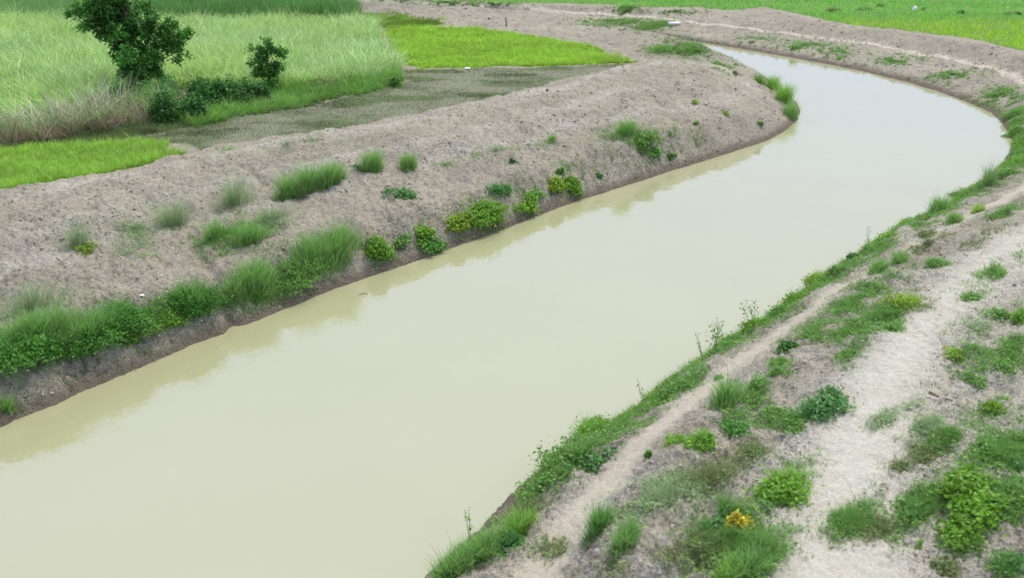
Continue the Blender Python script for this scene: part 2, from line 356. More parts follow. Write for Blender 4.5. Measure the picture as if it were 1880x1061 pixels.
# ------------------------------------------------------------------ terrain sheet
P_dry = [(-500,400),(-200,320),(0,272),(110,262),(230,240),(330,225),(470,196),(470,180),(330,196),(220,208),(110,222),(0,240),(-300,300)]
M_dry = polymask(P_dry, ZF, 3)
def blur_dry(x, y): return samp(M_dry, x, y) * .9
def build_ground():
    th = np.concatenate([np.linspace(-85, -42, 60, endpoint=False), np.linspace(-42, 42, 1000, endpoint=False), np.linspace(42, 85, 61)])
    rr = [3.0]
    while rr[-1] < 96: rr.append(rr[-1] * 1.0029)
    while rr[-1] < 3500: rr.append(rr[-1] * 1.09)
    rr = np.array(rr); TH, RR = np.meshgrid(np.radians(th), rr)
    X = RR * np.sin(TH); Y = RR * np.cos(TH)
    Z = height(X, Y)
    edge = sstep(70, 100, np.hypot(X, Y)); Z = Z * (1 - edge) + ZF * edge
    # colour of the ground itself
    wx = X + (fbm(X*1.3, Y*1.3, 5, 3) - .5) * .7; wy = Y + (fbm(X*1.3, Y*1.3, 9, 3) - .5) * .7
    base = np.array([.362, .334, .265]); 
    C = np.zeros(X.shape + (4,), np.float32)
    n1 = fbm(X*.35, Y*.35, 101, 4)[..., None]; n2 = fbm(X*2.2, Y*2.2, 105, 4)[..., None]
    col = base * (.80 + .36 * n1) * (.80 + .38 * n2)
    def lay(col, c, m): m = np.clip(m, 0, 1)[..., None]; return col * (1 - m) + np.array(c) * m
    patch = sstep(.42, .66, fbm(X*1.1, Y*1.1, 201, 4))
    col = lay(col, (.50, .475, .40), samp(M_crest, wx, wy) * (.45 + .55 * patch))
    col = lay(col, (.48, .455, .385), samp(M_bench, wx, wy) * (.35 + .65 * patch))
    right = linezone(X, Y)
    col = lay(col, (.43, .41, .345), right * sstep(.35, .6, fbm(X*1.4, Y*1.4, 203, 4)) * .8)
    pale = samp(M_pale, wx, wy) * (.35 + .6*sstep(.3, .6, fbm(X*1.1, Y*1.1, 213, 4)))
    col = lay(col, (.465, .445, .37), pale)
    ol = np.clip(samp(M_olive, wx, wy), 0, 1)
    g1 = sstep(.35, .65, fbm(X*.5, Y*.9, 207, 4)); 
    col = lay(col, (.225, .23, .165), ol)
    col = lay(col, (.16, .20, .10), ol * g1 * .8)
    col = lay(col, (.48, .47, .405), samp(M_path, wx, wy) * (.35 + .65 * sstep(.25, .55, fbm(X*1.6, Y*1.6, 209, 4))) * (.72 + .28*sstep(.4, .5, fbm(X*2.6, Y*2.6, 219, 3))))
    col = lay(col, (.42, .385, .31), samp(M_trail, X*.45+wx*.55, Y*.45+wy*.55) * (.45 + .5*sstep(.3, .55, fbm(X*1.4, Y*1.4, 217, 3))))
    col = lay(col, (.62, .56, .47), samp(M_ftrail, X, Y) * .95)
    jx_ = jit(X, Y); fz = np.clip(samp(M_rice, X + jx_, Y + jx_*.7), 0, 1)
    col = lay(col, (.19, .27, .05), fz)
    col = lay(col, (.10, .13, .05), samp(M_crop, X, Y))
    col = lay(col, (.085, .075, .045), blur_dry(wx, wy))
    fm = np.clip(samp(M_far, X, Y) + edge, 0, 1)
    col = lay(col, (.16, .26, .07), fm)
    # damp foot of the bank
    wet = 1 - sstep(.05, .26, Z + (fbm(X*5, Y*5, 303, 3) - .5) * .16)
    col = lay(col, (.14, .115, .085), wet * .85)
    C[..., :3] = col
    C[..., 3] = np.clip(1 - .5 * samp(M_path, X, Y) - .6 * samp(M_trail, X, Y) - .4 * fz - .35 * ol, .15, 1)
    nr, nc = X.shape
    idx = np.arange(nr * nc).reshape(nr, nc)
    Fq = np.stack([idx[:-1, :-1], idx[:-1, 1:], idx[1:, 1:], idx[1:, :-1]], -1).reshape(-1, 4)
    Fq = Fq[:, ::-1]
    co = np.stack([X, Y, Z], -1).reshape(-1, 3); cc = C.reshape(-1, 4)
    fx = co[Fq, 0].mean(1); fy = co[Fq, 1].mean(1)
    wfx = fx + (vnoise(fx*3, fy*3, 5) - .5) * .2; wfy = fy + (vnoise(fx*3, fy*3, 8) - .5) * .2
    zone = np.zeros(len(Fq), int)
    zone[samp(M_path, wfx, wfy) > .5] = 1
    zone[samp(M_trail, wfx, wfy) > .5] = 2
    zone[samp(M_ftrail, wfx, wfy) > .5] = 3
    zone[samp(M_olive, wfx, wfy) > .5] = 4
    zone[samp(M_rice, fx, fy) > .5] = 5
    zone[samp(M_crop, fx, fy) > .5] = 6
    zone[samp(M_far, fx, fy) > .5] = 7
    names = ['ground', 'path', 'bank_trail', 'far_bank_trail', 'stubble_field', 'rice_field_soil', 'crop_field_soil', 'far_field_soil']
    for z, nm in enumerate(names):
        f = Fq[zone == z]
        if not len(f): continue
        u, inv = np.unique(f, return_inverse=True)
        o = mesh_obj(nm, co[u], inv.reshape(-1, 4), M_SOIL, cc[u], smooth=True)
        tag(o, kind='structure')
def linezone(X, Y):
    # bank to the right of the canal
    P = np.vstack([REW[:24, :2], [(40, 30), (40, 0), (REW[0, 0], 0)]])
    return inpoly(X, Y, P).astype(float)
build_ground()

def build_water():
    P = np.vstack([offset(LEW, .45, 0)[:, :2]]); Q = offset(REW, -.45, 0)[:, :2]
    # strips between the two edges, resampled by arc fraction
    def res(A, n):
        s = np.r_[0, np.cumsum(np.linalg.norm(np.diff(A, axis=0), axis=1))]; s /= s[-1]
        t = np.linspace(0, 1, n); return np.stack([np.interp(t, s, A[:, 0]), np.interp(t, s, A[:, 1])], 1)
    # one flat polygon sheet clipped by the banks: a plain rectangle under the banks is enough
    xs = np.linspace(-45, 60, 2); ys = np.linspace(-20, 105, 2)
    co = np.array([(-45, -20, 0), (60, -20, 0), (60, 105, 0), (-45, 105, 0)], float)
    tag(mesh_obj('water', co, np.array([[0, 1, 2, 3]]), M_WATER), kind='structure')
build_water()

# ------------------------------------------------------------------ locating things on the ground
TT = np.exp(np.linspace(math.log(5), math.log(110), 700))
def on_ground(px, py):
    px = np.atleast_1d(np.asarray(px, float)); py = np.atleast_1d(np.asarray(py, float))
    out = np.zeros((len(px), 3))
    for s in range(0, len(px), 4000):
        d = ray(px[s:s+4000], py[s:s+4000])
        X = d[:, 0:1] * TT; Y = d[:, 1:2] * TT; Z = H + d[:, 2:3] * TT
        hh = np.maximum(samp(G, X, Y), 0); below = Z < hh
        k = np.argmax(below, 1); k[~below.any(1)] = len(TT) - 1; k = np.maximum(k, 1); r = np.arange(len(k))
        a = Z[r, k-1] - hh[r, k-1]; b = hh[r, k] - Z[r, k]; t = a / (a + b + 1e-9)
        x = X[r, k-1]*(1-t) + X[r, k]*t; y = Y[r, k-1]*(1-t) + Y[r, k]*t
        out[s:s+4000] = np.stack([x, y, height(x, y)], 1)
    return out
def scale_at(p): return F / (p[1] * cp - (p[2] - H) * sp)        # photo px per metre

# ------------------------------------------------------------------ vegetation
def blades(base, h, wd, az, lean, curl, col, seg=3, colvar=.18, tipcol=None):
    """tapering bent blades; all arrays of length n. returns co, faces, colours"""
    n = len(base); tt = np.linspace(0, 1, seg + 1)
    dx = np.cos(az); dy = np.sin(az)
    co = np.zeros((n, seg + 1, 2, 3)); cl = np.zeros((n, seg + 1, 2, 3))
    fa = RNG.uniform(0, 2*np.pi, n)
    tint = 1 + RNG.normal(0, colvar, n)[:, None]
    hue = RNG.normal(0, .10, n)[:, None] * np.array([1., .1, .3])
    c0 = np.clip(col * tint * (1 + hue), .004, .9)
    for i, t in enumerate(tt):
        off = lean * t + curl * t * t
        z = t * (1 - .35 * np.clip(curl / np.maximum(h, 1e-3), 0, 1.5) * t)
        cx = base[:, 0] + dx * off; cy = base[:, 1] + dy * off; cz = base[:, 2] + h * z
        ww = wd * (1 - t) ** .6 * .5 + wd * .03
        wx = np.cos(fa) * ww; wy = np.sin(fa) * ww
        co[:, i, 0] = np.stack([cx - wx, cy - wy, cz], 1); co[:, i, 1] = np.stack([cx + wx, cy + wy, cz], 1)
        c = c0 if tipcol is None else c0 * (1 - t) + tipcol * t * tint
        cl[:, i, 0] = c; cl[:, i, 1] = c
    k = np.arange(n)[:, None] * (seg + 1) * 2 + np.arange(seg)[None] * 2
    Fq = np.stack([k, k + 1, k + 3, k + 2], -1).reshape(-1, 4)
    return co.reshape(-1, 3), Fq, cl.reshape(-1, 3)
def leaves(c, size, col, flat=.5, colvar=.22, elong=1.7):
    n = len(c)
    nrm = RNG.normal(0, 1, (n, 3)); nrm[:, 2] = np.abs(nrm[:, 2]) + flat; nrm /= np.linalg.norm(nrm, axis=1)[:, None]
    a = RNG.normal(0, 1, (n, 3)); u = np.cross(nrm, a); u /= np.linalg.norm(u, axis=1)[:, None] + 1e-9
    v = np.cross(nrm, u); s = (size * RNG.uniform(.6, 1.35, n))[:, None]
    co = np.stack([c - u*s*elong*.5, c - v*s*.42 + nrm*s*.08 - u*s*.1, c + u*s*elong*.5 - nrm*s*.12, c + v*s*.42 + nrm*s*.08 - u*s*.1], 1)
    tint = 1 + RNG.normal(0, colvar, n)[:, None]; hue = RNG.normal(0, .12, n)[:, None] * np.array([1., .1, .4])
    cl = np.repeat(np.clip(col * tint * (1 + hue), .004, .9)[:, None], 4, 1)
    return co.reshape(-1, 3), np.arange(n*4).reshape(-1, 4), cl.reshape(-1, 3)
def merge(parts):
    co, fa, cl, o = [], [], [], 0
    for a, b, c in parts: co.append(a); fa.append(b + o); cl.append(c); o += len(a)
    return np.vstack(co), np.vstack(fa), np.vstack(cl)
def tube(pts, r0, r1, col, n=5):
    pts = np.asarray(pts, float); k = len(pts); co = []; rr = np.linspace(r0, r1, k)
    T = np.gradient(pts, axis=0); T /= np.linalg.norm(T, axis=1)[:, None] + 1e-9
    for p, t, r in zip(pts, T, rr):
        a = np.cross(t, (0.3, .2, 1) if abs(t[2]) < .9 else (1, 0, 0)); a /= np.linalg.norm(a); b = np.cross(t, a)
        for j in range(n):
            q = 2*math.pi*j/n; co.append(p + (a*math.cos(q) + b*math.sin(q))*r)
    fa = [[i*n+j, i*n+(j+1) % n, (i+1)*n+(j+1) % n, (i+1)*n+j] for i in range(k-1) for j in range(n)]
    return np.array(co), np.array(fa), np.tile(np.array(col), (len(co), 1))

GREEN = {  # leaf colours (linear albedo)
  'lush': (.105,.29,.045), 'mid': (.170,.340,.075), 'yellow': (.27,.42,.045), 'pale': (.31,.42,.21), 'dark': (.075,.21,.045),
  'blue': (.13,.30,.09), 'bright': (.19,.38,.045), 'gold': (.55,.50,.06), 'olive': (.19,.25,.09), 'tree': (.088,.245,.042)}
def g(c): return np.array(GREEN[c])

def local_heights(o, xy):
    return height(o[0] + xy[:, 0], o[1] + xy[:, 1]) - o[2]
def disc(n, rx, ry, rot=0, pw=.5):
    a = RNG.uniform(0, 2*np.pi, n); r = RNG.uniform(0, 1, n) ** pw
    x = np.cos(a)*r*rx; y = np.sin(a)*r*ry; c, s = math.cos(rot), math.sin(rot)
    return np.stack([x*c - y*s, x*s + y*c], 1), r

def grass_geo(o, wid, hgt, color, dens=1.0, fine=False, ry=.55, rot=.65):
    n = int(np.clip(850 * wid * dens, 80, 4200))
    a_ = RNG.uniform(0, 2*np.pi, n); r = np.minimum(np.abs(RNG.normal(0, .5, n)), RNG.uniform(.8, 1.1, n)) * (.75 + .5*vnoise(a_*1.3 + o[0], a_*0 + o[1], 77))
    x_ = np.cos(a_)*r*wid*.5; y_ = np.sin(a_)*r*wid*.5*ry; c_, s_ = math.cos(rot), math.sin(rot); xy = np.stack([x_*c_ - y_*s_, x_*s_ + y_*c_], 1)
    lump = fbm(xy[:, 0]*4/max(wid, .2) + o[0], xy[:, 1]*4/max(wid, .2) + o[1], 55, 2)
    z = local_heights(o, xy); base = np.column_stack([xy, z - .01])
    h = hgt * RNG.uniform(.3, 1.1, n) * (.45 + 1.1*lump) * np.clip(1 - .45*r*r, .2, 1); h[::17] *= 1.35
    az = np.arctan2(xy[:, 1], xy[:, 0]) + RNG.normal(0, 1.3, n)
    wd = RNG.uniform(.005, .012, n) * (.55 if fine else 1) * (1 + .25*hgt)
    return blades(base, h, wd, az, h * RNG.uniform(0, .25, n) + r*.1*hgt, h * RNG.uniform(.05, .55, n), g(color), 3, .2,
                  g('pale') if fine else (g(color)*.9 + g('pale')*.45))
def bush_geo(o, wid, hgt, color, dens=1.0, leaf=.036, ry=.6, rot=.65, lobes=None):
    k = lobes or int(np.clip(wid * 6, 5, 15)); parts = []
    sp_ = .33 if wid < .8 else .44
    lx, _ = disc(k, wid*sp_, wid*sp_*ry, rot, .55)
    cs = []
    for i in range(k):
        rl = wid * RNG.uniform(.17, .30); hl = hgt * RNG.uniform(.6, 1.15)
        zb = float(local_heights(o, lx[i:i+1])[0])
        n = int(np.clip(2100 * rl * hl / .12 * dens * .16 * (.036/leaf)**1.5 * 3.2, 50, 1900))
        d = RNG.normal(0, 1, (n, 3)); d /= np.linalg.norm(d, axis=1)[:, None]; d[:, 2] = np.abs(d[:, 2]) * 1.1 - .15
        rad = RNG.uniform(.35, 1, n) ** .45 * (1 + .22 * np.sin(d[:, 0]*7 + i) * np.cos(d[:, 1]*6 + d[:, 2]*5)) 
        kp = vnoise(d[:, 0]*3.1 + i*5, d[:, 1]*3.1 + d[:, 2]*2.7 + o[0], 91) > .33; d = d[kp]; rad = rad[kp]; n = len(d)
        c = np.array([lx[i, 0], lx[i, 1], zb + .02]) + d * rad[:, None] * np.array([rl, rl, hl * .85])
        # stragglers that break the outline
        c[:n//9] += d[:n//9] * rl * RNG.uniform(.1, .6, (n//9, 1))
        m5 = n//12; c[-m5:, :2] = lx[i] + RNG.normal(0, rl*.75, (m5, 2)); c[-m5:, 2] = local_heights(o, c[-m5:, :2]) + RNG.uniform(.01, .05, m5)
        parts.append(leaves(c, np.full(n, leaf), g(color) * RNG.uniform(.85, 1.15), .45)); cs.append((lx[i, 0], lx[i, 1], zb, rl, hl))
    return merge(parts), cs
def stem_geo(o, cs, col=(.10, .12, .05)):
    parts = []
    for x, y, zb, rl, hl in cs:
        for j in range(3):
            e = np.array([x, y, zb]) + np.array([RNG.normal(0, .4)*rl, RNG.normal(0, .4)*rl, hl*RNG.uniform(.5, .8)])
            s = np.array([0., 0., -.04])
            mid = (s + e)/2 + RNG.normal(0, .02, 3); parts.append(tube([s, mid, e], .007, .003, col, 4))
    return merge(parts)
PL_GROUP = {'grass': 'grass tufts on the canal banks', 'fine': 'wispy grass tufts on the canal banks', 'bush': 'leafy shrubs on the canal banks', 'weed': 'leafy weeds on the canal banks', 'mix': 'mixed clumps of weeds and grass on the canal banks'}
def on_left(px, py): return py < 470 and px < 1480 or px < 780
def plant(kind, px, py, wpx, hpx, color, label, dens=1.0, rot=.65, ry=None, leaf=None, full=False):
    py_ = py if full else py - (.12*wpx if on_left(px, py) and wpx > 36 else .06*wpx)
    o = on_ground(px, py_)[0]; s = scale_at(o); wid = wpx / s
    hgt = hpx / s * (.9 if kind in ('grass', 'fine') else 1) if kind in ('grass', 'fine') else (hpx if full else max(.55*hpx, hpx - .28*wpx)) / s
    name = {'grass': 'grass_tuft', 'fine': 'wispy_grass_tuft', 'bush': 'shrub', 'weed': 'leafy_weed', 'mix': 'weed_clump'}[kind]
    far = s < 45
    if far: dens *= .7
    if kind in ('grass', 'fine'):
        co, f, c = grass_geo(o, wid, hgt, color, dens * (.45 if kind == 'fine' else 1.15), kind == 'fine', ry or .55, rot)
        ob = mesh_obj(name, co, f, M_GRASS, c, loc=o)
        tag(ob, label, 'grass', PL_GROUP[kind]); return ob
    e = bpy.data.objects.new(name, None); COL.objects.link(e); e.location = o; e.empty_display_size = .2
    tag(e, label, {'bush': 'shrub', 'weed': 'weed', 'mix': 'weeds'}[kind], PL_GROUP[kind])
    if kind == 'mix':
        (co, f, c), cs = bush_geo(o, wid, hgt*.75, color, dens*.75, leaf or (.024 if s < 125 else .03), ry or .5, rot)
        mesh_obj('foliage', co, f, M_LEAF, c, e)
        co, f, c = grass_geo(o, wid*.95, hgt, color, dens*.9, False, ry or .5, rot)
        mesh_obj('grass_blades', co, f, M_GRASS, c, e)
        co, f, c = stem_geo(o, cs[:4]); mesh_obj('stem', co, f, M_LEAF, c, e)
        return e
    if kind == 'weed':
        (co, f, c), cs = bush_geo(o, wid, hgt, color, dens*.8, leaf or .045, ry or .7, rot)
    else:
        (co, f, c), cs = bush_geo(o, wid, hgt, color, dens*1.3, leaf or .034, ry or .7, rot)
    mesh_obj('foliage', co, f, M_LEAF, c, e)
    co, f, c = stem_geo(o, cs); mesh_obj('stem', co, f, M_LEAF, c, e)
    return e

#PLANTS
# ------------------------------------------------------------------ crops and grass that nobody could count
def scatter_mask(A, n, thr=.5, near_bias=True):
    """random points inside a mask, denser towards the camera so that the sheet looks even"""
    P = np.argwhere(A > thr); x = GX0 + P[:, 1]*GS; y = GY0 + P[:, 0]*GS
    vis = np.abs(x) < y * .72 + 4
    x, y = x[vis], y[vis]
    wgt = 1 / np.maximum(np.hypot(x, y), 8)**2 if near_bias else np.ones(len(x)); wgt /= wgt.sum()
    k = RNG.choice(len(x), n, p=wgt)
    return x[k] + RNG.uniform(0, GS, n), y[k] + RNG.uniform(0, GS, n)
def field(name, label, cat, A, n, hmin, hmax, color, seg=2, wmin=.008, tip=None, lean=.5, mod=None, m=None, thr=.5, cl_=1):
    x, y = scatter_mask(A, n//cl_, thr)
    jx = jit(x, y); k = samp(A, x + jx, y + jx*.7) > .5; x, y = x[k], y[k]
    if mod is not None:
        keep = RNG.uniform(0, 1, len(x)) < mod(x, y); x, y = x[keep], y[keep]
    z = height(x, y); dist = np.hypot(x, y)
    lump = fbm(x*.5, y*.5, 401, 3); l2 = fbm(x*1.6, y*1.6, 405, 3)
    h = (hmin + (hmax - hmin) * RNG.uniform(0, 1, len(x))) * (.55 + .9*lump)
    wd = np.maximum(wmin, dist * .00042) * RNG.uniform(.7, 1.5, len(x))
    col = np.asarray(color)[None] * (.62 + .6*l2[:, None]) * (.62 + .5*sstep(.38, .5, fbm(x*.45, y*.8, 625, 3)))[:, None] if np.ndim(color) == 1 else color(x, y)
    if cl_ > 1:          # several leaves spring from every plant
        ph = RNG.uniform(.6, 1.3, len(x)); pc = RNG.uniform(.75, 1.3, (len(x), 1))
        x, y, z, h, wd, col = np.repeat(x, cl_), np.repeat(y, cl_), np.repeat(z, cl_), np.repeat(h*ph, cl_), np.repeat(wd, cl_), np.repeat(col*pc, cl_, 0)
        h = h * RNG.uniform(.6, 1.05, len(x)); x = x + RNG.normal(0, .02, len(x)); y = y + RNG.normal(0, .02, len(x)); 
        tip = None if tip is None else np.repeat(tip[None]*pc*RNG.uniform(.85, 1.15, (len(pc), 1)), cl_, 0)
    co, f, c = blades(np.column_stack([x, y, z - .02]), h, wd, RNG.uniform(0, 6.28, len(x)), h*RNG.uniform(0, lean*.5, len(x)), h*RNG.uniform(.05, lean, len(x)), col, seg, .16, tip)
    o = mesh_obj(name, co, f, m or M_GRASS, c)
    return tag(o, label, cat, kind='stuff')
def pm(P): return polymask(P, ZF, 1)
field('rice_seedlings', 'bright yellow-green short rice seedlings in the plot at the left edge of the photo', 'rice', pm(P_riceleft), 95000, .12, .30, (.25,.48,.06), 2, .009, np.array((.38,.60,.11)), .8, cl_=6)
field('rice_seedlings', 'bright yellow-green rice plot in the middle distance, wedged between the grey mounds', 'rice', pm(P_ricemid), 80000, .14, .30, (.29,.53,.055), 2, .012, np.array((.42,.64,.10)), .7, cl_=6)
field('rice_seedlings', 'thin bright green strip of rice beyond the corner of the pale crop', 'rice', pm(P_strip), 6000, .12, .26, (.23,.38,.06), 2, .02, None, .5)
def cropcol(x, y):
    a = fbm(x*.22, y*.35, 501, 3)[:, None]; b = fbm(x*.9, y*.9, 505, 3)[:, None]
    a = sstep(.38, .62, a); return (np.array((.30,.50,.06))*(1-a) + np.array((.27,.45,.19))*a) * (.55 + .8*b)
field('crop_plants', 'tall pale grey-green crop with long drooping leaves filling the field behind the tree', 'crop', pm(P_crop), 165000, .5, 1.2, cropcol, 3, .03, np.array((.48,.66,.27)), 1.0, cl_=5)
field('crop_plants', 'darker green taller crop block with a sharp shaded front edge, behind the pale crop', 'crop', pm(P_dark), 42000, 1.1, 1.7, (.045,.14,.035), 3, .02, np.array((.19,.38,.11)), .3, cl_=4)
field('crop_plants', 'medium green crop at the far left behind the pale crop', 'crop', pm(P_med), 30000, .5, .9, (.14,.30,.08), 2, .02, np.array((.25,.43,.15)), .5, cl_=4)
field('crop_plants', 'farthest light green crop strip along the top left edge', 'crop', pm(P_back), 24000, .4, .7, (.20,.38,.10), 2, .03, np.array((.30,.50,.17)), .5)
def farcol(x, y):
    px = np.asarray(x); a = sstep(.4, .6, fbm(x*.08 + 9, y*.25, 511, 2))[:, None]
    # the nearer right-hand plot is yellower
    near = sstep(66, 60, y)[:, None] if False else (1 - sstep(58, 64, y))[:, None]
    c = np.array((.22,.52,.10))*(1-a) + np.array((.28,.58,.13))*a
    return c*(1-near) + np.array((.38,.62,.07))*near
field('far_rice', 'wide light green rice fields beyond the canal path along the top of the photo', 'rice', pm(P_far), 150000, .15, .35, farcol, 2, .02, None, .5, cl_=3)
field('short_grass', 'sparse short grass on the flat grey-green stubble ground between the crop and the mound', 'grass', polymask(P_olive, ZF, 1), 150000, .03, .10, (.17,.235,.10), 1, .008, None, .8,
      lambda x, y: .35 + .65*sstep(.38, .6, fbm(x*.5, y*.9, 207, 4)))

# grass verge in front of the crop and dead stalks at its left end
P_verge = [(330,228),(350,200),(470,172),(600,158),(735,135),(738,152),(690,168),(600,188),(520,202),(420,222),(340,240)]
field('verge_grass', 'lush green grass verge along the foot of the pale crop', 'grass', pm(P_verge), 30000, .08, .60, (.13,.31,.05), 3, .01, np.array((.24,.45,.10)), .9, cl_=6)
P_dry = [(-500,400),(-200,320),(0,272),(110,262),(230,240),(330,225),(330,196),(220,208),(110,222),(0,240),(-300,300)]
def drycol(x, y):
    a = (RNG.uniform(0, 1, len(x)) + .9*(fbm(x*.9, y*.9, 611, 3) - .5))[:, None]
    return np.where(a < .35, np.array((.42,.36,.26)), np.where(a < .55, np.array((.20,.15,.11)), np.array((.20,.31,.09))))
field('dead_stalks', 'dry brown dead stalks and weeds at the foot of the crop, left end', 'dry weeds', pm(P_dry), 9000, .15, 1.3, drycol, 3, .018, None, 1.0, lambda x, y: sstep(.4, .56, fbm(x*1.5, y*1.5, 631, 3)), M_DRY, cl_=3)
P_front = [(-300,320),(0,262),(110,252),(200,232),(235,215),(235,196),(190,208),(110,226),(0,243),(-300,302)]
field('pale_stalks', 'tall pale stalks with arching dry leaves standing in front of the crop at the left', 'dry weeds', pm(P_front), 420, .7, 1.5, (.50,.44,.30), 4, .035, np.array((.55,.55,.40)), .7, None, M_DRY)
field('arching_leaves', 'pale green arching crop leaves above the dry stalks at the left', 'crop', pm(P_front), 2400, .4, 1.25, (.20,.34,.10), 4, .032, np.array((.46,.60,.34)), 1.3, cl_=4)
P_brown = [(-300,350),(0,272),(110,262),(225,238),(225,222),(110,240),(0,250),(-300,318)]
field('brown_stubble', 'low brown broken stubble at the foot of the dry stalks, far left', 'dry weeds', pm(P_brown), 12000, .10, .62, (.25,.185,.125), 3, .016, np.array((.40,.31,.21)), 1.1, lambda x, y: sstep(.36, .5, fbm(x*1.7, y*1.7, 641, 3)), M_DRY, cl_=3)
P_dryg = [(-300,330),(0,278),(200,262),(345,235),(345,225),(200,240),(0,258),(-300,300)]
field('low_grass', 'low ragged green grass under the dry stalks', 'grass', pm(P_dryg), 14000, .08, .25, (.15,.22,.07), 2, .009, None, .7)

# sparse ground cover painted along the banks: (px, py, rx, ry, count, colour)
COVER = [(430,435,90,38,900,'mid'),(500,410,60,25,500,'pale'),(255,435,60,35,420,'pale'),(600,470,100,30,500,'pale'),(250,470,60,30,160,'pale'),
 (470,545,60,30,500,'mid'),(1130,250,70,18,500,'pale'),(1190,262,60,28,500,'mid'),(900,283,40,8,160,'pale'),(820,300,40,8,60,'pale'),(980,268,60,8,160,'pale'),
 (560,265,110,10,150,'pale'),(420,275,60,10,120,'pale'),(1040,300,60,30,70,'mid'),(930,350,40,12,160,'blue'),(1280,95,45,18,420,'mid'),(1230,90,50,22,600,'mid'),(1340,120,40,18,220,'mid'),
 (1190,48,60,9,700,'mid'),(1120,40,70,7,420,'mid'),(1150,16,40,5,200,'mid'),(1240,22,60,5,80,'mid'),(1100,45,50,6,240,'pale'),
 (1400,72,80,8,300,'pale'),(1480,86,70,10,320,'mid'),(1540,98,60,10,240,'mid'),(1640,112,80,12,300,'mid'),(1750,140,70,14,380,'mid'),(1830,180,50,24,700,'mid'),(1862,225,26,40,900,'mid'),(1870,290,20,30,600,'mid'),
 (820,6,60,4,300,'mid'),(900,9,60,4,240,'mid'),(730,3,60,3,100,'dark'),
 # right bank, water side
 (1830,335,60,10,700,'mid'),(1700,405,80,16,900,'mid'),(1600,462,70,16,900,'mid'),(1500,520,60,16,800,'mid'),(1420,580,60,16,700,'mid'),(1330,640,50,18,500,'mid'),(1220,722,50,18,700,'mid'),(1140,780,60,22,900,'mid'),(1040,850,60,24,700,'dark'),(960,930,50,22,300,'olive'),(880,1010,60,26,900,'mid'),
 # between trail and path
 (1840,390,50,10,260,'mid'),(1700,450,60,12,300,'olive'),(1650,500,60,16,500,'mid'),(1560,560,70,22,900,'mid'),(1620,580,60,24,900,'mid'),(1480,620,50,24,500,'mid'),(1560,610,60,26,700,'mid'),(1420,690,40,20,200,'mid'),(1360,740,50,22,600,'mid'),(1480,760,60,20,500,'mid'),(1420,790,70,28,500,'mid'),(1380,820,60,30,380,'olive'),
 (1220,920,80,40,900,'pale'),(1300,880,60,30,400,'olive'),(1290,1010,80,40,300,'olive'),(1180,1030,80,30,300,'olive'),(1030,1000,60,30,120,'olive'),(1340,980,70,60,900,'mid'),(1390,1010,50,40,1200,'mid'),
 (1560,645,30,20,260,'mid'),
 # outer side of the wide path
 (1800,440,60,12,200,'olive'),(1830,495,50,14,420,'mid'),(1780,545,26,7,160,'mid'),(1810,600,70,30,700,'pale'),(1860,640,60,40,800,'mid'),(1760,655,50,14,240,'mid'),(1790,690,50,24,380,'mid'),(1840,740,50,20,300,'mid'),
 (1700,790,60,22,420,'pale'),(1630,770,50,14,260,'pale'),(1740,810,50,18,300,'mid'),(1700,840,50,20,80,'olive'),(1840,830,70,50,1500,'mid'),(1860,920,60,60,1700,'mid'),(1690,930,60,36,800,'mid'),(1565,955,40,22,500,'mid'),(1790,980,70,40,900,'mid'),(1740,1030,60,30,400,'olive'),(1850,1030,60,30,800,'mid'),(1620,960,60,20,160,'olive'),(1650,860,50,30,60,'olive'),(1700,560,30,14,60,'olive'),(1430,890,60,40,400,'mid'),(1340,940,40,40,300,'mid')]
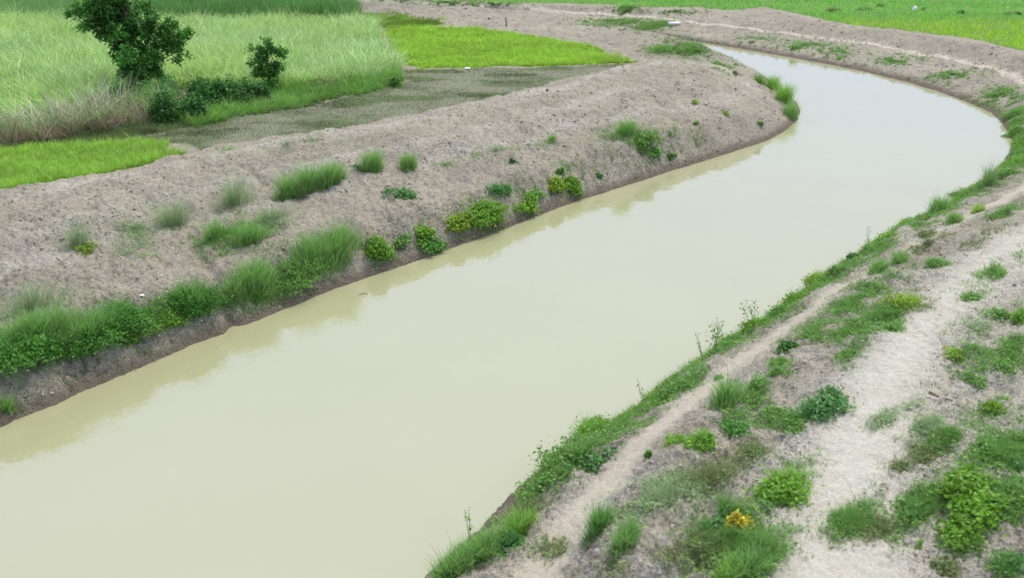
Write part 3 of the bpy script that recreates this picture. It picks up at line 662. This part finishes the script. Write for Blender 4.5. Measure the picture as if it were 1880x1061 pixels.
def ground_cover():
    pts, cols, el = [], [], []
    for px, py, rx, ry, n, c in COVER:
        n = int(n*(1.6 if py < 120 else 1.15))
        a = RNG.uniform(0, 6.283, n); r = np.abs(RNG.normal(0, .62, n))
        x = px + np.cos(a)*r*rx; y = py + np.sin(a)*r*ry - np.cos(a)*r*rx*(.42 if px > 600 and py > 300 and px > 950 else .12)*(1 if py > 120 else 0)
        p = on_ground(x, np.maximum(y, 1))
        k = (p[:, 2] > .06) & (fbm(p[:, 0]*3.2, p[:, 1]*3.2, 61, 4) > RNG.uniform(.40, .60, len(p)))
        pts.append(p[k]); cols.append(np.tile(g(c), (k.sum(), 1)))
    for LL, n, off, sg, cc in ((REW[6:32], 5200, -.30, .16, 'mid'), (REW[8:30], 2600, -.16, .08, 'bright'), (LEW[6:24], 900, .55, .25, 'olive')):
        sgm = np.linalg.norm(np.diff(LL[:, :2], axis=0), axis=1); k = RNG.choice(len(sgm), n, p=sgm/sgm.sum()); t = RNG.uniform(0, 1, n)[:, None]
        q = LL[k]*(1-t) + LL[k+1]*t; T = LL[k+1, :2] - LL[k, :2]; T /= np.linalg.norm(T, axis=1)[:, None]
        q[:, :2] += np.stack([-T[:, 1], T[:, 0]], 1) * (off + RNG.normal(0, sg, n))[:, None]; q[:, 2] = height(q[:, 0], q[:, 1])
        kk = (q[:, 2] > .05) & (fbm(q[:, 0]*1.4, q[:, 1]*1.4, 67, 3) > RNG.uniform(.36, .56, n)); pts.append(q[kk]); cols.append(np.tile(g(cc), (kk.sum(), 1)))
    p = np.vstack(pts); c = np.vstack(cols)
    # several blades and leaves round every spot
    m = 5; q = np.repeat(p, m, 0); cq = np.repeat(c, m, 0); q[:, :2] += RNG.normal(0, .045, (len(q), 2)); q[:, 2] = height(q[:, 0], q[:, 1])
    d = np.hypot(q[:, 0], q[:, 1]); h = RNG.uniform(.03, .13, len(q)) * (1 + d*.01)
    A = blades(q, h, np.maximum(.006, d*.0004), RNG.uniform(0, 6.28, len(q)), h*.4, h*RNG.uniform(.2, .8, len(q)), cq, 2, .22)
    tag(mesh_obj('ground_cover_grass', A[0], A[1], M_GRASS, A[2]), 'thin scattered low grass creeping over the bare soil of both canal banks', 'grass', kind='stuff')
    m = 3; q = np.repeat(p, m, 0); cq = np.repeat(c, m, 0); q[:, :2] += RNG.normal(0, .05, (len(q), 2)); q[:, 2] = height(q[:, 0], q[:, 1]) + RNG.uniform(.01, .05, len(q))
    A = leaves(q, np.maximum(.026, np.hypot(q[:, 0], q[:, 1])*.0011), cq, 1.2)
    tag(mesh_obj('ground_cover_leaves', A[0], A[1], M_LEAF, A[2]), 'small low leaves of creeping weeds dotted over the soil of both canal banks', 'weeds', kind='stuff')
ground_cover()

# loose clods and crumbs of earth
def clods(n=48000):
    px = RNG.uniform(-60, 1940, n*2); py = RNG.uniform(8, 1090, n*2)**1.0
    p = on_ground(px, py); r = rough(p[:, 0], p[:, 1])
    k = (r > .6) & (p[:, 2] > .12) & (fbm(p[:, 0]*1.2, p[:, 1]*1.2, 88, 3) > RNG.uniform(.25, .62, len(p)))
    p = p[k][:n]; n = len(p); d = np.hypot(p[:, 0], p[:, 1])
    s = RNG.lognormal(0, .48, n) * np.maximum(.010, d*.0007)
    oc = np.array([(1,0,0),(-1,0,0),(0,1,0),(0,-1,0),(0,0,1),(0,0,-.6)], float)
    fc = np.array([(0,2,4),(2,1,4),(1,3,4),(3,0,4),(2,0,5),(1,2,5),(3,1,5),(0,3,5)])
    co = oc[None] * s[:, None, None] * RNG.uniform(.6, 1.3, (n, 6, 1)) * np.array([1, 1, .75])
    a = RNG.uniform(0, 6.28, n); ca, sa = np.cos(a)[:, None], np.sin(a)[:, None]
    x = co[..., 0]*ca - co[..., 1]*sa; y = co[..., 0]*sa + co[..., 1]*ca
    co = np.stack([x, y, co[..., 2]], -1) + p[:, None]
    f = (np.arange(n)*6)[:, None, None] + fc[None]
    c = np.array((.345,.325,.275)) * RNG.uniform(.6, 1.3, n)[:, None]
    tag(mesh_obj('earth_clods', co.reshape(-1, 3), f.reshape(-1, 3), M_SOIL2, np.repeat(c, 6, 0)), 'loose dry crumbs and clods of grey earth lying over the banks', 'earth', kind='stuff')
M_SOIL2 = leaf_material('clod', .95, 0.0)
clods()

# ------------------------------------------------------------------ individual plants on the banks
X = [
# left bank, water's edge, left to right
('mix',35,678,150,84,'lush','big dense grass mass spilling down the bank at the left edge of the photo',1.7),
('grass',70,645,150,66,'mid','lighter grass crowning the big mass at the left edge of the photo',2.2),
('fine',60,605,190,60,'pale','pale feathery grass heads above the big grass mass at the left edge',1.2),
('mix',125,650,90,56,'lush','dark leafy undergrowth joined to the right side of the big left-edge grass mass',1.8),
('grass',12,752,30,45,'mid','small grass tuft just above the water in the bottom left of the bank',1),
('mix',200,628,120,92,'lush','wide leafy green shrub right of the left-edge grass mass',1.5),
('mix',280,610,90,52,'mid','leafy shrub with brighter lower leaves in the middle of the left shrub row',1.3),
('mix',238,625,60,36,'bright','low leafy shrub filling the foot of the left shrub row',1),
('grass',160,640,80,66,'mid','grass tuft where the left shrub row meets the big grass mass',1.5),
('mix',312,606,60,44,'bright','small bright leafy lump at the lower right end of the left shrub row',1.2),
('mix',357,583,84,92,'lush','upright leafy shrub at the right end of the left shrub row',1.6),
('grass',470,548,120,50,'mid','low spreading grass tuft between the shrub row and the fan-shaped grass',1.6),
('grass',430,555,60,40,'mid','short sparse grass just right of the left shrub row',1),
('mix',545,518,90,50,'mid','left half of the fan-shaped grass clump above the dark waterline',1.6),
('grass',600,495,130,64,'mid','broad fan-shaped grass clump pointing right above the dark waterline',2),
('fine',630,470,90,44,'pale','feathery pale grass tips at the right of the fan-shaped clump',1),
('bush',700,472,60,52,'bright','round yellow-green shrub with a leafy tail, first of the round shrubs from the left',1.3),
('weed',735,448,45,30,'mid','small leafy weed behind the first round shrub',1),
('weed',768,446,55,32,'bright','arched leafy weed between the first round shrub and the trailing creeper',1.1),
('weed',805,462,55,24,'lush','flat creeper trailing down to the water right of the arched weed',1.1),
('bush',840,420,48,40,'yellow','small round yellow shrub touching the larger one on the left bank',1.4),
('bush',888,412,78,48,'bright','largest round bright green shrub halfway along the left bank',1.4),
('bush',963,390,48,38,'bright','round green shrub with a pointed foot right of the largest round shrub',1.3),
('weed',985,370,30,16,'mid','little leafy sprig on the upper right of the pointed shrub',1),
('bush',1022,360,42,36,'yellow','yellow-green rounded shrub, left one of the last pair by the water',1.3),
('bush',1052,352,44,32,'bright','green rounded shrub, right one of the last pair by the water',1.3),
# left bank, upper slope
('fine',140,462,60,62,'pale','wispy pale grass on the bare slope near the left edge',1.2),
('weed',152,468,55,14,'yellow','flat yellowish weed at the foot of the leftmost wispy grass',.8),
('fine',320,425,70,75,'pale','tall wispy grass tuft on the bench, left of the two wispy ones',1.8),
('fine',430,385,70,62,'pale','wispy grass tuft on the bench, right of the two wispy ones',1.8),
('grass',395,450,60,40,'mid','ragged green grass tuft on the slope edge under the wispy ones',.8),
('grass',462,455,70,50,'mid','ragged grass tuft straggling down the gully in the left slope',.9),
('fine',500,420,90,40,'pale','thin greyish grass right of the gully in the left slope',1.1),
('grass',530,360,50,48,'mid','left tuft of the tall upright grass row on the mound',1.2),
('grass',570,356,56,56,'mid','middle tuft of the tall upright grass row on the mound',1.3),
('grass',612,350,50,55,'mid','right and densest tuft of the tall upright grass row on the mound',1.4),
('grass',684,328,42,52,'mid','narrow upright grass tuft right of the tall grass row',1.5),
('weed',664,322,30,16,'blue','dull low weed at the left foot of the narrow upright grass tuft',.8),
('grass',750,318,40,34,'mid','short rounded grass tuft right of the narrow upright one',1.4),
('weed',745,368,62,30,'blue','flat blue-green weed patch in the middle of the bare slope',1),
('weed',918,362,44,24,'blue','dull blue-green weed just above the pointed shrub',1),
('weed',942,307,14,9,'dark','tiny dark weed alone on the bare slope above the blue-green weed',1),
('grass',1012,264,26,16,'mid','small grass tuft on the bench line of the mound',1),
('weed',1030,316,18,20,'mid','thin weed on the slope above the last pair of shrubs',1),
('weed',1100,326,14,9,'dark','tiny dark weed right of the last pair of shrubs',1),
('grass',1150,262,60,34,'mid','leafy grass tuft heading the trailing patch on the far end of the mound',1.1),
('weed',1178,276,50,24,'mid','middle of the trailing weed patch on the far end of the mound',1),
('weed',1200,292,30,20,'lush','lower end of the trailing weed patch on the far end of the mound',1),
('weed',1232,290,20,16,'mid','small round weed beside the lower end of the trailing patch',1),
('weed',1277,192,16,9,'yellow','tiny yellowish weed on the crest side of the mound end',1),
('weed',1331,213,14,9,'yellow','tiny yellow-green weed right of the yellowish crest weed',1),
('weed',1279,232,12,8,'mid','tiny green weed between the trailing patch and the two yellowish ones',1),
('weed',1397,235,12,10,'mid','tiny green weed on the bare nose of the mound',1),
# nose of the mound at the bend
('grass',1395,158,34,26,'mid','upper left grass tuft of the green strip on the bend',1.2),
('grass',1420,172,44,38,'bright','second grass tuft of the green strip on the bend, brighter green',1.4),
('grass',1440,195,46,42,'bright','thickest grass tuft of the green strip on the bend',1.4),
('grass',1452,218,36,34,'mid','lowest grass tuft of the green strip on the bend, at the water',1.3),
('weed',1352,138,16,12,'olive','tiny brownish-green weed behind the mound nose',1),
('weed',1318,122,26,12,'mid','small weed on the rear slope of the mound end',1),
('mix',1215,104,46,28,'mid','weed clump in the dip between the mound and the far spit',1),
('mix',1262,100,50,22,'mid','straggling weed clump right of the one in the dip',.9),
# far bank
('mix',1205,58,60,18,'mid','dense green clump in the far gully under the white slab',1.3),
('mix',1155,50,50,12,'mid','low green clump left of the one under the white slab',1),
('weed',1150,24,30,12,'mid','green weed on the far crest above the thin path',1),
('weed',1158,40,12,8,'dark','tiny dark weed below the thin far path',1),
('weed',1380,80,16,8,'mid','tiny weed on the far slope, left of the far grass tufts',1),
('grass',1458,92,20,17,'mid','far grass tuft above the far waterline, larger of two',1.4),
('grass',1541,108,14,12,'mid','far grass tuft above the far waterline, smaller of two',1.4),
('mix',1862,250,36,34,'mid','weed clump on the outer bank where the canal bends at the right edge',1.2),
('mix',1866,215,36,34,'mid','upper weed clump on the outer bank at the right edge',1.1),
('mix',770,6,70,8,'dark','dark green weeds on the farthest bank at the top of the photo',1),
('mix',880,8,60,7,'mid','lighter green weeds on the farthest bank, right of the dark ones',1),
# right bank, water's edge, far to near
('mix',1868,305,40,34,'bright','bright weed clump at the right edge just above the near trail',1.2),
('mix',1838,330,44,34,'mid','weed clump left of the bright right-edge one at the waterline',1.2),
('fine',1812,345,36,50,'mid','tall thin grass tuft over the water, farthest on the right bank',3),
('mix',1770,362,60,28,'mid','low weed clump between the two tall thin tufts of the right bank',1.2),
('grass',1722,392,52,44,'mid','tall grass tuft over the water, second on the right bank',1.3),
('mix',1685,405,40,24,'mid','low clump left of the second tall tuft on the right bank',1.1),
('mix',1660,422,52,44,'bright','light leafy upright weeds over the water on the right bank',.8),
('mix',1628,446,50,34,'bright','bright weed clump below the light leafy upright weeds',1.2),
('mix',1592,464,46,30,'mid','mid green clump with one long stem over the water',1.2),
('weed',1565,478,26,26,'dark','dark upright weed standing out over the water',1.1),
('mix',1540,502,50,28,'mid','weed clump right of the yellowish ones on the water side',1.1),
('mix',1497,520,52,44,'yellow','yellow-green leafy weeds on the water side of the trail',1.1),
('mix',1462,555,56,36,'bright','bright weed clump below the yellow-green leafy weeds',1.3),
('mix',1425,582,56,34,'mid','dense clump where the waterline turns beside the trail',1.3),
('mix',1385,606,60,38,'bright','bright clump left of the dense one beside the trail',1.3),
('mix',1345,632,50,34,'mid','thick end of the long green strip on the water side',1.2),
('mix',1310,658,34,20,'mid','thin tail of the long green strip on the water side',1),
('mix',1255,712,90,62,'mid','round isolated grass clump at the right waterline with bare soil round it',1.8),
('mix',1210,738,60,24,'mid','flat green patch left of the round isolated clump',1),
('mix',1130,785,50,26,'mid','low clump above the tall leafy weed on the right bank',1),
('mix',1078,806,84,84,'bright','tall leafy weed reaching over the water from the right bank',1.1),
('mix',1055,850,140,90,'mid','big weed clump below the tall leafy weed at the water',1.4),
('weed',1100,848,70,40,'blue','bluish leafy weed on the land side of the big clump',1.1),
('mix',1000,895,110,64,'mid','lower left end of the big weed clump at the water',1.3),
('grass',950,985,80,50,'bright','bright grass clump near the bottom of the water side',1.5),
('weed',945,1005,60,38,'dark','dark leafy weed in front of the bright grass near the bottom',1.2),
('grass',885,1025,100,56,'mid','soft green grass clump at the bottom of the water side',1.6),
('grass',830,1062,110,60,'mid','lowest grass clump on the water side, cut by the photo edge',1.6),
# strip between trail and path
('grass',1795,392,36,22,'yellow','yellowish grass tuft between trail and wide path near the right edge',1.3),
('grass',1750,412,50,26,'mid','green grass tuft left of the yellowish one between trail and path',1.3),
('mix',1705,436,44,22,'olive','olive weed clump between trail and wide path',1.1),
('grass',1650,480,50,34,'mid','upper end of the long grass strip between trail and path',1.4),
('grass',1612,500,56,34,'mid','lower end of the long grass strip between trail and path',1.4),
('mix',1725,492,60,34,'mid','round weed clump at the edge of the pale wide path',1.2),
('mix',1665,562,72,62,'yellow','tall yellow-green clump at the edge of the pale wide path',1.3),
('mix',1600,540,60,30,'mid','low clump left of the tall yellow-green one',1),
('mix',1645,600,60,30,'mid','low green patch below the tall yellow-green clump',1),
('mix',1580,600,70,30,'mid','flat patch of weeds on the clod ridge',1),
('weed',1445,645,40,24,'dark','dark leafy weed at the top of the narrow green strip beside the trail',1.1),
('mix',1425,675,44,40,'mid','upper part of the narrow green strip beside the trail',1.1),
('mix',1390,710,50,34,'mid','middle of the narrow green strip beside the trail',1.1),
('grass',1335,740,80,50,'mid','lower thick grass end of the narrow green strip beside the trail',1.6),
('weed',1318,695,14,12,'mid','tiny weed alone on the pale trail',1),
('bush',1500,752,95,50,'blue','dark bluish leafy shrub at the edge of the wide path',1.3),
('mix',1420,770,80,30,'mid','weeds stretching left from the bluish shrub',1.1),
('mix',1355,790,70,32,'lush','weeds joining the bluish shrub row to the bright pair',1.1),
('mix',1285,825,66,54,'bright','bright bushy clump, right one of the pair above the bare foreground slope',1.4),
('mix',1235,828,54,36,'bright','bright bushy clump, left one of the pair above the bare foreground slope',1.3),
('weed',1190,845,12,12,'mid','tiny green weed on the foreground trail',1),
# foreground
('mix',1450,905,110,85,'bright','large bright leafy clump beside the pale wide path in the foreground',1.6),
('bush',1312,975,64,50,'dark','dark leafy shrub behind the yellow plant in the foreground',1.2),
('fine',1332,935,60,45,'mid','soft grass behind the dark leafy shrub in the foreground',2),
('bush',1350,978,60,66,'gold','yellow leafy plant in the foreground, the only golden one',1.3),
('grass',1385,1050,130,50,'mid','wide low grass clump in front of the yellow plant',1.8),
('grass',1340,1062,70,60,'bright','upright grass at the bottom below the yellow plant',1.2),
('grass',1097,990,70,46,'lush','dark green foreground tuft, left one of two on the bare slope',1.6),
('grass',1145,1020,75,52,'mid','lighter foreground tuft, right one of two on the bare slope',1.6),
# outer side of the wide path
('mix',1872,590,56,50,'bright','bright clump cut by the right edge beside the pale path',1.3),
('mix',1830,585,46,34,'mid','weed clump left of the bright one at the right edge',1),
('weed',1760,662,56,18,'yellow','long thin creeping weed on the far side of the wide path',1),
('mix',1795,708,36,26,'mid','small weed clump below the creeping weed',1),
('mix',1845,690,50,28,'mid','flat weed clump near the right edge below the creeping weed',1),
('weed',1825,752,40,18,'yellow','small yellow-green weed near the right edge under the stick',1),
('grass',1835,503,40,22,'mid','isolated grass tuft on the right side high up beside the pale path',1.2),
('weed',1785,548,26,10,'mid','tiny flat weed on the pale ground right of the path',1),
('mix',1815,835,80,50,'mid','green clump on the right side above the large leafy one',1.3),
('mix',1868,860,50,44,'dark','dark clump at the right edge above the large leafy one',1.2),
('bush',1790,930,120,80,'bright','large leafy bright green plant near the bottom right corner',1.6),
('bush',1780,985,90,66,'bright','lower lobe of the leafy growth near the bottom right corner',1.4),
('mix',1850,930,70,70,'mid','weeds between the large leafy plant and the right edge',1.2),
('mix',1675,945,90,56,'mid','soft green clump left of the large leafy plant',1),
('grass',1565,965,60,24,'mid','thin flat grass patch on the pale path in the foreground',1),
('grass',1690,990,24,14,'bright','small bright tuft below the soft green clump',1.2),
('mix',1745,1040,70,40,'olive','olive weeds at the bottom edge near the right corner',1),
('mix',1860,1045,70,44,'blue','bluish green weeds in the bottom right corner',1.2),
]
for k, px, py, wp, hp, c, lab, dn in X:
    plant(k, px, py, wp*(1.28 if on_left(px, py) and wp > 36 else 1.15 if k in ('grass', 'fine') else 1.28), hp*(.6 if wp < 17 else 1 if on_left(px, py) or k in ('grass', 'fine') else .8), c, lab, dn, rot=(.9 if on_left(px, py) else .8), ry=((.32 if wp > 36 else .6) if on_left(px, py) else .5))
print('plants', len(X))

# thin weed stems standing at the right waterline
def stalk(px, py, hpx, label, leafy):
    o = on_ground(px, py)[0]; s = scale_at(o); h = hpx / s
    e = bpy.data.objects.new('tall_weed', None); COL.objects.link(e); e.location = o
    tag(e, label, 'weed', 'tall thin weeds at the right waterline')
    parts = []; lp = []
    for j in range(2 + leafy):
        b = RNG.normal(0, .03, 3); b[2] = -.03; t = np.array([RNG.normal(-.08, .10)*h, RNG.normal(0, .08)*h, h*RNG.uniform(.7, 1)])
        P = [b + t*q + np.array([-.05, 0, 0])*h*q*q for q in (0, .33, .66, 1)]
        parts.append(tube(P, .006, .002, (.17,.21,.09), 4))
        n = 10 + leafy*16; q = RNG.uniform(.45, 1, n)[:, None]
        lp.append(leaves(b + t*q + np.array([-.05, 0, 0])*h*q*q + RNG.normal(0, .022*(1+leafy), (n, 3)), np.full(n, .028), g('mid'), .3))
    mesh_obj('stem', *merge(parts)[:2], M_LEAF, merge(parts)[2], e)
    mesh_obj('foliage', *merge(lp)[:2], M_LEAF, merge(lp)[2], e)
for a in [(1312,655,75,'thin leafy weed leaning over the water above the round isolated clump',2),
          (1292,668,68,'bare thin weed beside the leafy leaning one',0),
          (1180,738,58,'pair of faint thin stems over the water left of the round isolated clump',0),
          (1592,455,58,'long single stem rising over the water from the mid green clump',0),
          (1385,600,60,'leafy thin weed rising over the water beside the bright trail clump',1),
          (1000,880,50,'thin weed stem over the water at the lower end of the big weed clump',1),
          (1482,530,44,'thin branching weed above the yellow-green leafy weeds',1),
          (868,1000,90,'single tall thin blade over the water near the bottom',0)]:
    stalk(*a)

# ------------------------------------------------------------------ trees and hedge bushes at the crop edge
def tree(name, px, py, lobes, label, nleaf, lsize, color, trunk_r=.10, group=None):
    """lobes: (photo x, photo y, radius px, depth offset m) placed as real volumes round the trunk"""
    o = on_ground(px, py)[0]; s = scale_at(o)
    e = bpy.data.objects.new(name, None); COL.objects.link(e); e.location = o; tag(e, label, 'tree', group)
    parts = []; limbs = []; top = None
    C = []
    for lx, ly, r, dy in lobes:
        u = (lx - px)/s; v = (py - ly)/s; C.append((u, dy, v, r/s))
    mx = sum(c[0] for c in C)/len(C)
    tp = [(0, 0, -.1), (.06, 0, .35), (mx*.2, .05, .9), (mx*.45, .1, 1.7), (mx*.6, .1, max(c[2] for c in C)*.72)]
    tr = tube(smooth_line(np.array(tp, float), 1), trunk_r, trunk_r*.35, (1, 1, 1), 8)
    mesh_obj('trunk', tr[0], tr[1], M_BARK, None, e, True)
    for (x, y, z, r) in C:
        zb = min(z*.6, tp[-1][2]); f = zb/max(tp[-1][2], .1); b = np.array([mx*.6*f, .1*f, zb]); t = np.array([x, y, z])
        m_ = (b + t)/2 + np.array([0, 0, -.08]); limbs.append(tube([b, m_, t], trunk_r*.35, .012, (1, 1, 1), 5))
        n = int(nleaf * r * r)
        k = max(7, int(r*20)); sub = RNG.normal(0, .50*r, (k, 3)); sub[:, 2] *= .8
        w_ = RNG.integers(0, k, n); c = t + sub[w_] + RNG.normal(0, .085*r + .05, (n, 3))
        ci = g(color)[None] * RNG.uniform(.6, 1.6, k)[w_][:, None]
        parts.append(leaves(c, np.full(n, lsize), ci, .35, .25, 1.6))
    lb = merge(limbs); mesh_obj('branch', lb[0], lb[1], M_BARK, None, e, True)
    A = merge(parts); mesh_obj('crown', A[0], A[1], M_LEAF, A[2], e)
    return e
tree('tree', 258, 172, [(230,-45,40,0),(215,-15,34,.3),(250,-10,45,-.2),(172,22,20,.1),(200,28,30,-.2),(235,22,38,.3),(222,52,32,0),(188,48,16,-.2),(255,55,36,.2),(262,86,38,-.1),(245,112,34,.1),(278,112,30,-.2),(300,92,26,.2),(298,62,28,0),(330,56,26,-.1),(346,66,18,.2),(325,84,22,.1),(345,92,13,0),(262,138,28,0),(240,132,18,0),(290,134,18,0),(150,30,8,0)],
     'dark green leafy tree cut off by the top of the photo, at the crop edge', 3300, .085, 'tree', .11)
tree('small_tree', 494, 172, [(498,92,15,0),(480,112,17,.1),(512,100,14,0),(528,100,9,0),(492,128,20,-.1),(478,140,15,.1),(508,130,14,0),(494,150,17,0),(500,82,8,0)],
     'small dark bushy tree right of the large one, at the crop edge', 5200, .065, 'tree', .05)
def hedge(px, py, wp, hp, color, label, dn=1.2):
    e = plant('bush', px, py, wp, hp, color, label, dn*1.8, rot=.2, ry=.5, leaf=.06, full=True)
    e.name = 'hedge_bush'; e['category'] = 'bush'; e['group'] = 'bushes along the crop edge'
hedge(330,225,100,66,'dark','dark low bush in front of the large tree, nearest the stubble')
hedge(285,196,100,56,'dark','dark undergrowth right under the large tree')
hedge(378,200,84,56,'dark','dark bush between the large tree and the small tree, left one')
hedge(425,196,84,54,'dark','dark bush between the large tree and the small tree, right one')
hedge(466,190,54,44,'dark','dark bush touching the left side of the small tree')
hedge(215,200,90,50,'dark','green leafy growth left of the large tree foot')
hedge(720,160,34,22,'mid','small green bush at the right corner of the grass verge',1)
hedge(600,168,70,22,'olive','low olive scrub at the front edge of the pale crop',.7)
plant('grass', 300, 215, 70, 60, 'mid', 'tall green grass at the foot of the large tree', 1.4)
plant('grass', 255, 215, 60, 50, 'mid', 'tall green grass left of the large tree foot', 1.2)
def dead_brush(px, py, wp, hp, label):
    o = on_ground(px, py)[0]; s = scale_at(o); w_, h_ = wp/s, hp/s; parts = []
    for i in range(60):
        a = RNG.uniform(0, 6.28); b = np.array([RNG.normal(0, .22)*w_, RNG.normal(0, .15)*w_, .02]); L = RNG.uniform(.4, 1)*h_
        t = b + np.array([math.cos(a)*L*.7, math.sin(a)*L*.7, L*RNG.uniform(.3, 1)])
        m_ = (b+t)/2 + RNG.normal(0, .05, 3); col = np.array((.40,.31,.24))*RNG.uniform(.6, 1.2)
        parts.append(tube([b, m_, t], .012, .004, col, 4))
        for j in range(2):
            q = m_ + RNG.normal(0, .12, 3); parts.append(tube([m_, q], .007, .003, col, 3))
    A = merge(parts); o2 = mesh_obj('dead_brush', A[0], A[1], M_DRY, A[2], loc=o)
    tag(o2, label, 'dead brush', 'dead brush under the crop edge')
dead_brush(150,240,70,40,'pale brown dead branches collapsed at the foot of the crop, larger heap')
dead_brush(195,222,36,40,'upright reddish-brown dead twigs right of the larger heap')
dead_brush(30,235,60,40,'tangle of dry brown twigs at the left edge of the photo')
dead_brush(480,192,40,24,'brown twigs at the foot of the small tree')

# ------------------------------------------------------------------ small things
def box_part(name, dims, loc, m, parent=None, bev=.02, rz=0):
    import bmesh
    bm = bmesh.new(); bmesh.ops.create_cube(bm, size=1); bmesh.ops.scale(bm, vec=dims, verts=bm.verts)
    bmesh.ops.bevel(bm, geom=bm.edges[:], offset=bev, segments=2, affect='EDGES')
    me = bpy.data.meshes.new(name); bm.to_mesh(me); bm.free(); me.materials.append(m)
    o = bpy.data.objects.new(name, me); COL.objects.link(o); o.location = loc; o.rotation_euler[2] = rz
    if parent: o.parent = parent
    return o
p = on_ground(1238, 48)[0]
sl = box_part('concrete_slab', (.78, .6, .14), (p[0], p[1], p[2] + .10), M_CONC, None, .03, .1)
tag(sl, 'white concrete slab on the edge of the thin far path', 'slab')
p = on_ground(929, 50)[0]
ps = tube([p + np.array([0, 0, -.1]), p + np.array([.03, 0, .25]), p + np.array([-.03, 0, .52])], .045, .035, (1, 1, 1), 7)
tag(mesh_obj('wooden_stump', ps[0], ps[1], M_BARK, None), 'short dark wooden stump sticking out of the far grey spit', 'stump')
def sack(px, py, wpx, label):
    import bmesh
    q = on_ground(px, py)[0]; s = scale_at(q); r = wpx/s/2
    bm = bmesh.new(); bmesh.ops.create_icosphere(bm, subdivisions=3, radius=1)
    for v in bm.verts:
        v.co *= 1 + .12*math.sin(v.co.x*4 + v.co.z*3) + .08*math.sin(v.co.y*7)
        v.co.z = v.co.z*1.15 + .25*v.co.x
        if v.co.z > .8: v.co.x *= .6; v.co.y *= .6
    me = bpy.data.meshes.new('sack'); bm.to_mesh(me); bm.free(); me.materials.append(M_PLAST)
    o = bpy.data.objects.new('sack', me); COL.objects.link(o); o.location = (q[0], q[1], q[2] + r*.9); o.scale = (r, r*.8, r)
    tag(o, label, 'sack')
sack(1679, 21, 9, 'small white bundle lying at the field edge in the far right fields')
for i, (px, py, wp, hp, lab) in enumerate([(1695,20,12,10,'green bush right beside the white bundle in the far fields'),(1620,14,26,10,'green bush on the far field boundary left of the white bundle'),
        (1765,26,20,9,'green bush on the far field boundary right of the white bundle'),(1530,22,40,7,'low scrub along the far field boundary, left end'),(1585,20,34,6,'low scrub along the far field boundary, between the other scrub and the round green bush'),(1860,28,34,8,'low scrub on the far field boundary at the right edge')]):
    hedge(px, py, wp*.8, hp*.7, 'mid' if i < 3 else 'olive', lab, 1)
def debris(px, py, wpx, label):
    q = on_ground(px, py)[0]; s = scale_at(q); r = wpx/s/2; n = 9
    u, v = np.meshgrid(np.linspace(-1, 1, n), np.linspace(-1, 1, n)); z = .25*fbm(u*2+5, v*2+9, 3, 3) + .35*(1-u*u)*(1-v*v)
    top = np.stack([u*r, v*r*.7, z*r], -1).reshape(-1, 3); bot = top - np.array([0, 0, .012]); co = np.vstack([top, bot]) 
    idx = np.arange(n*n).reshape(n, n); f = np.stack([idx[:-1,:-1], idx[:-1,1:], idx[1:,1:], idx[1:,:-1]], -1).reshape(-1, 4)
    tag(mesh_obj('plastic_scrap', co, np.vstack([f, f[:, ::-1] + n*n]), M_PLAST, None, loc=q + np.array([0, 0, .02])), label, 'litter')
debris(858, 128, 11, 'white plastic scrap at the front edge of the middle rice plot')
debris(262, 549, 8, 'small white scrap on the bare slope above the left shrub row')
debris(1120, 80, 4, 'tiny white scrap on the slope of the far spit')
def stick(pts, r, label, col=(.30,.25,.17)):
    P = on_ground([a for a, b in pts], [b for a, b in pts]); P[:, 2] += r*.8
    A = tube(P, r, r*.5, col, 6); tag(mesh_obj('stick', A[0], A[1], M_DRY, A[2]), label, 'stick', 'sticks lying on the right bank')
stick([(1705,722),(1722,728),(1745,738),(1762,741)], .014, 'brown stick lying on the pale ground right of the wide path', (.20,.15,.07))
stick([(1708,700),(1714,712),(1712,722)], .010, 'short whitish bent twig above the brown stick', (.55,.50,.42))
stick([(1415,700),(1450,680),(1490,664)], .012, 'long thin dry stem lying across the clods beside the narrow green strip', (.38,.34,.27))
stick([(1415,980),(1418,960),(1414,930)], .012, 'pale dry stem under the large bright foreground clump', (.45,.40,.30))
P = W([(660,541),(668,538),(676,540)], .006); A = tube(P, .008, .004, (.14,.12,.07), 6)
tag(mesh_obj('floating_twig', A[0], A[1], M_DRY, A[2]), 'small dark twig floating near the left bank below the fan-shaped grass', 'twig')
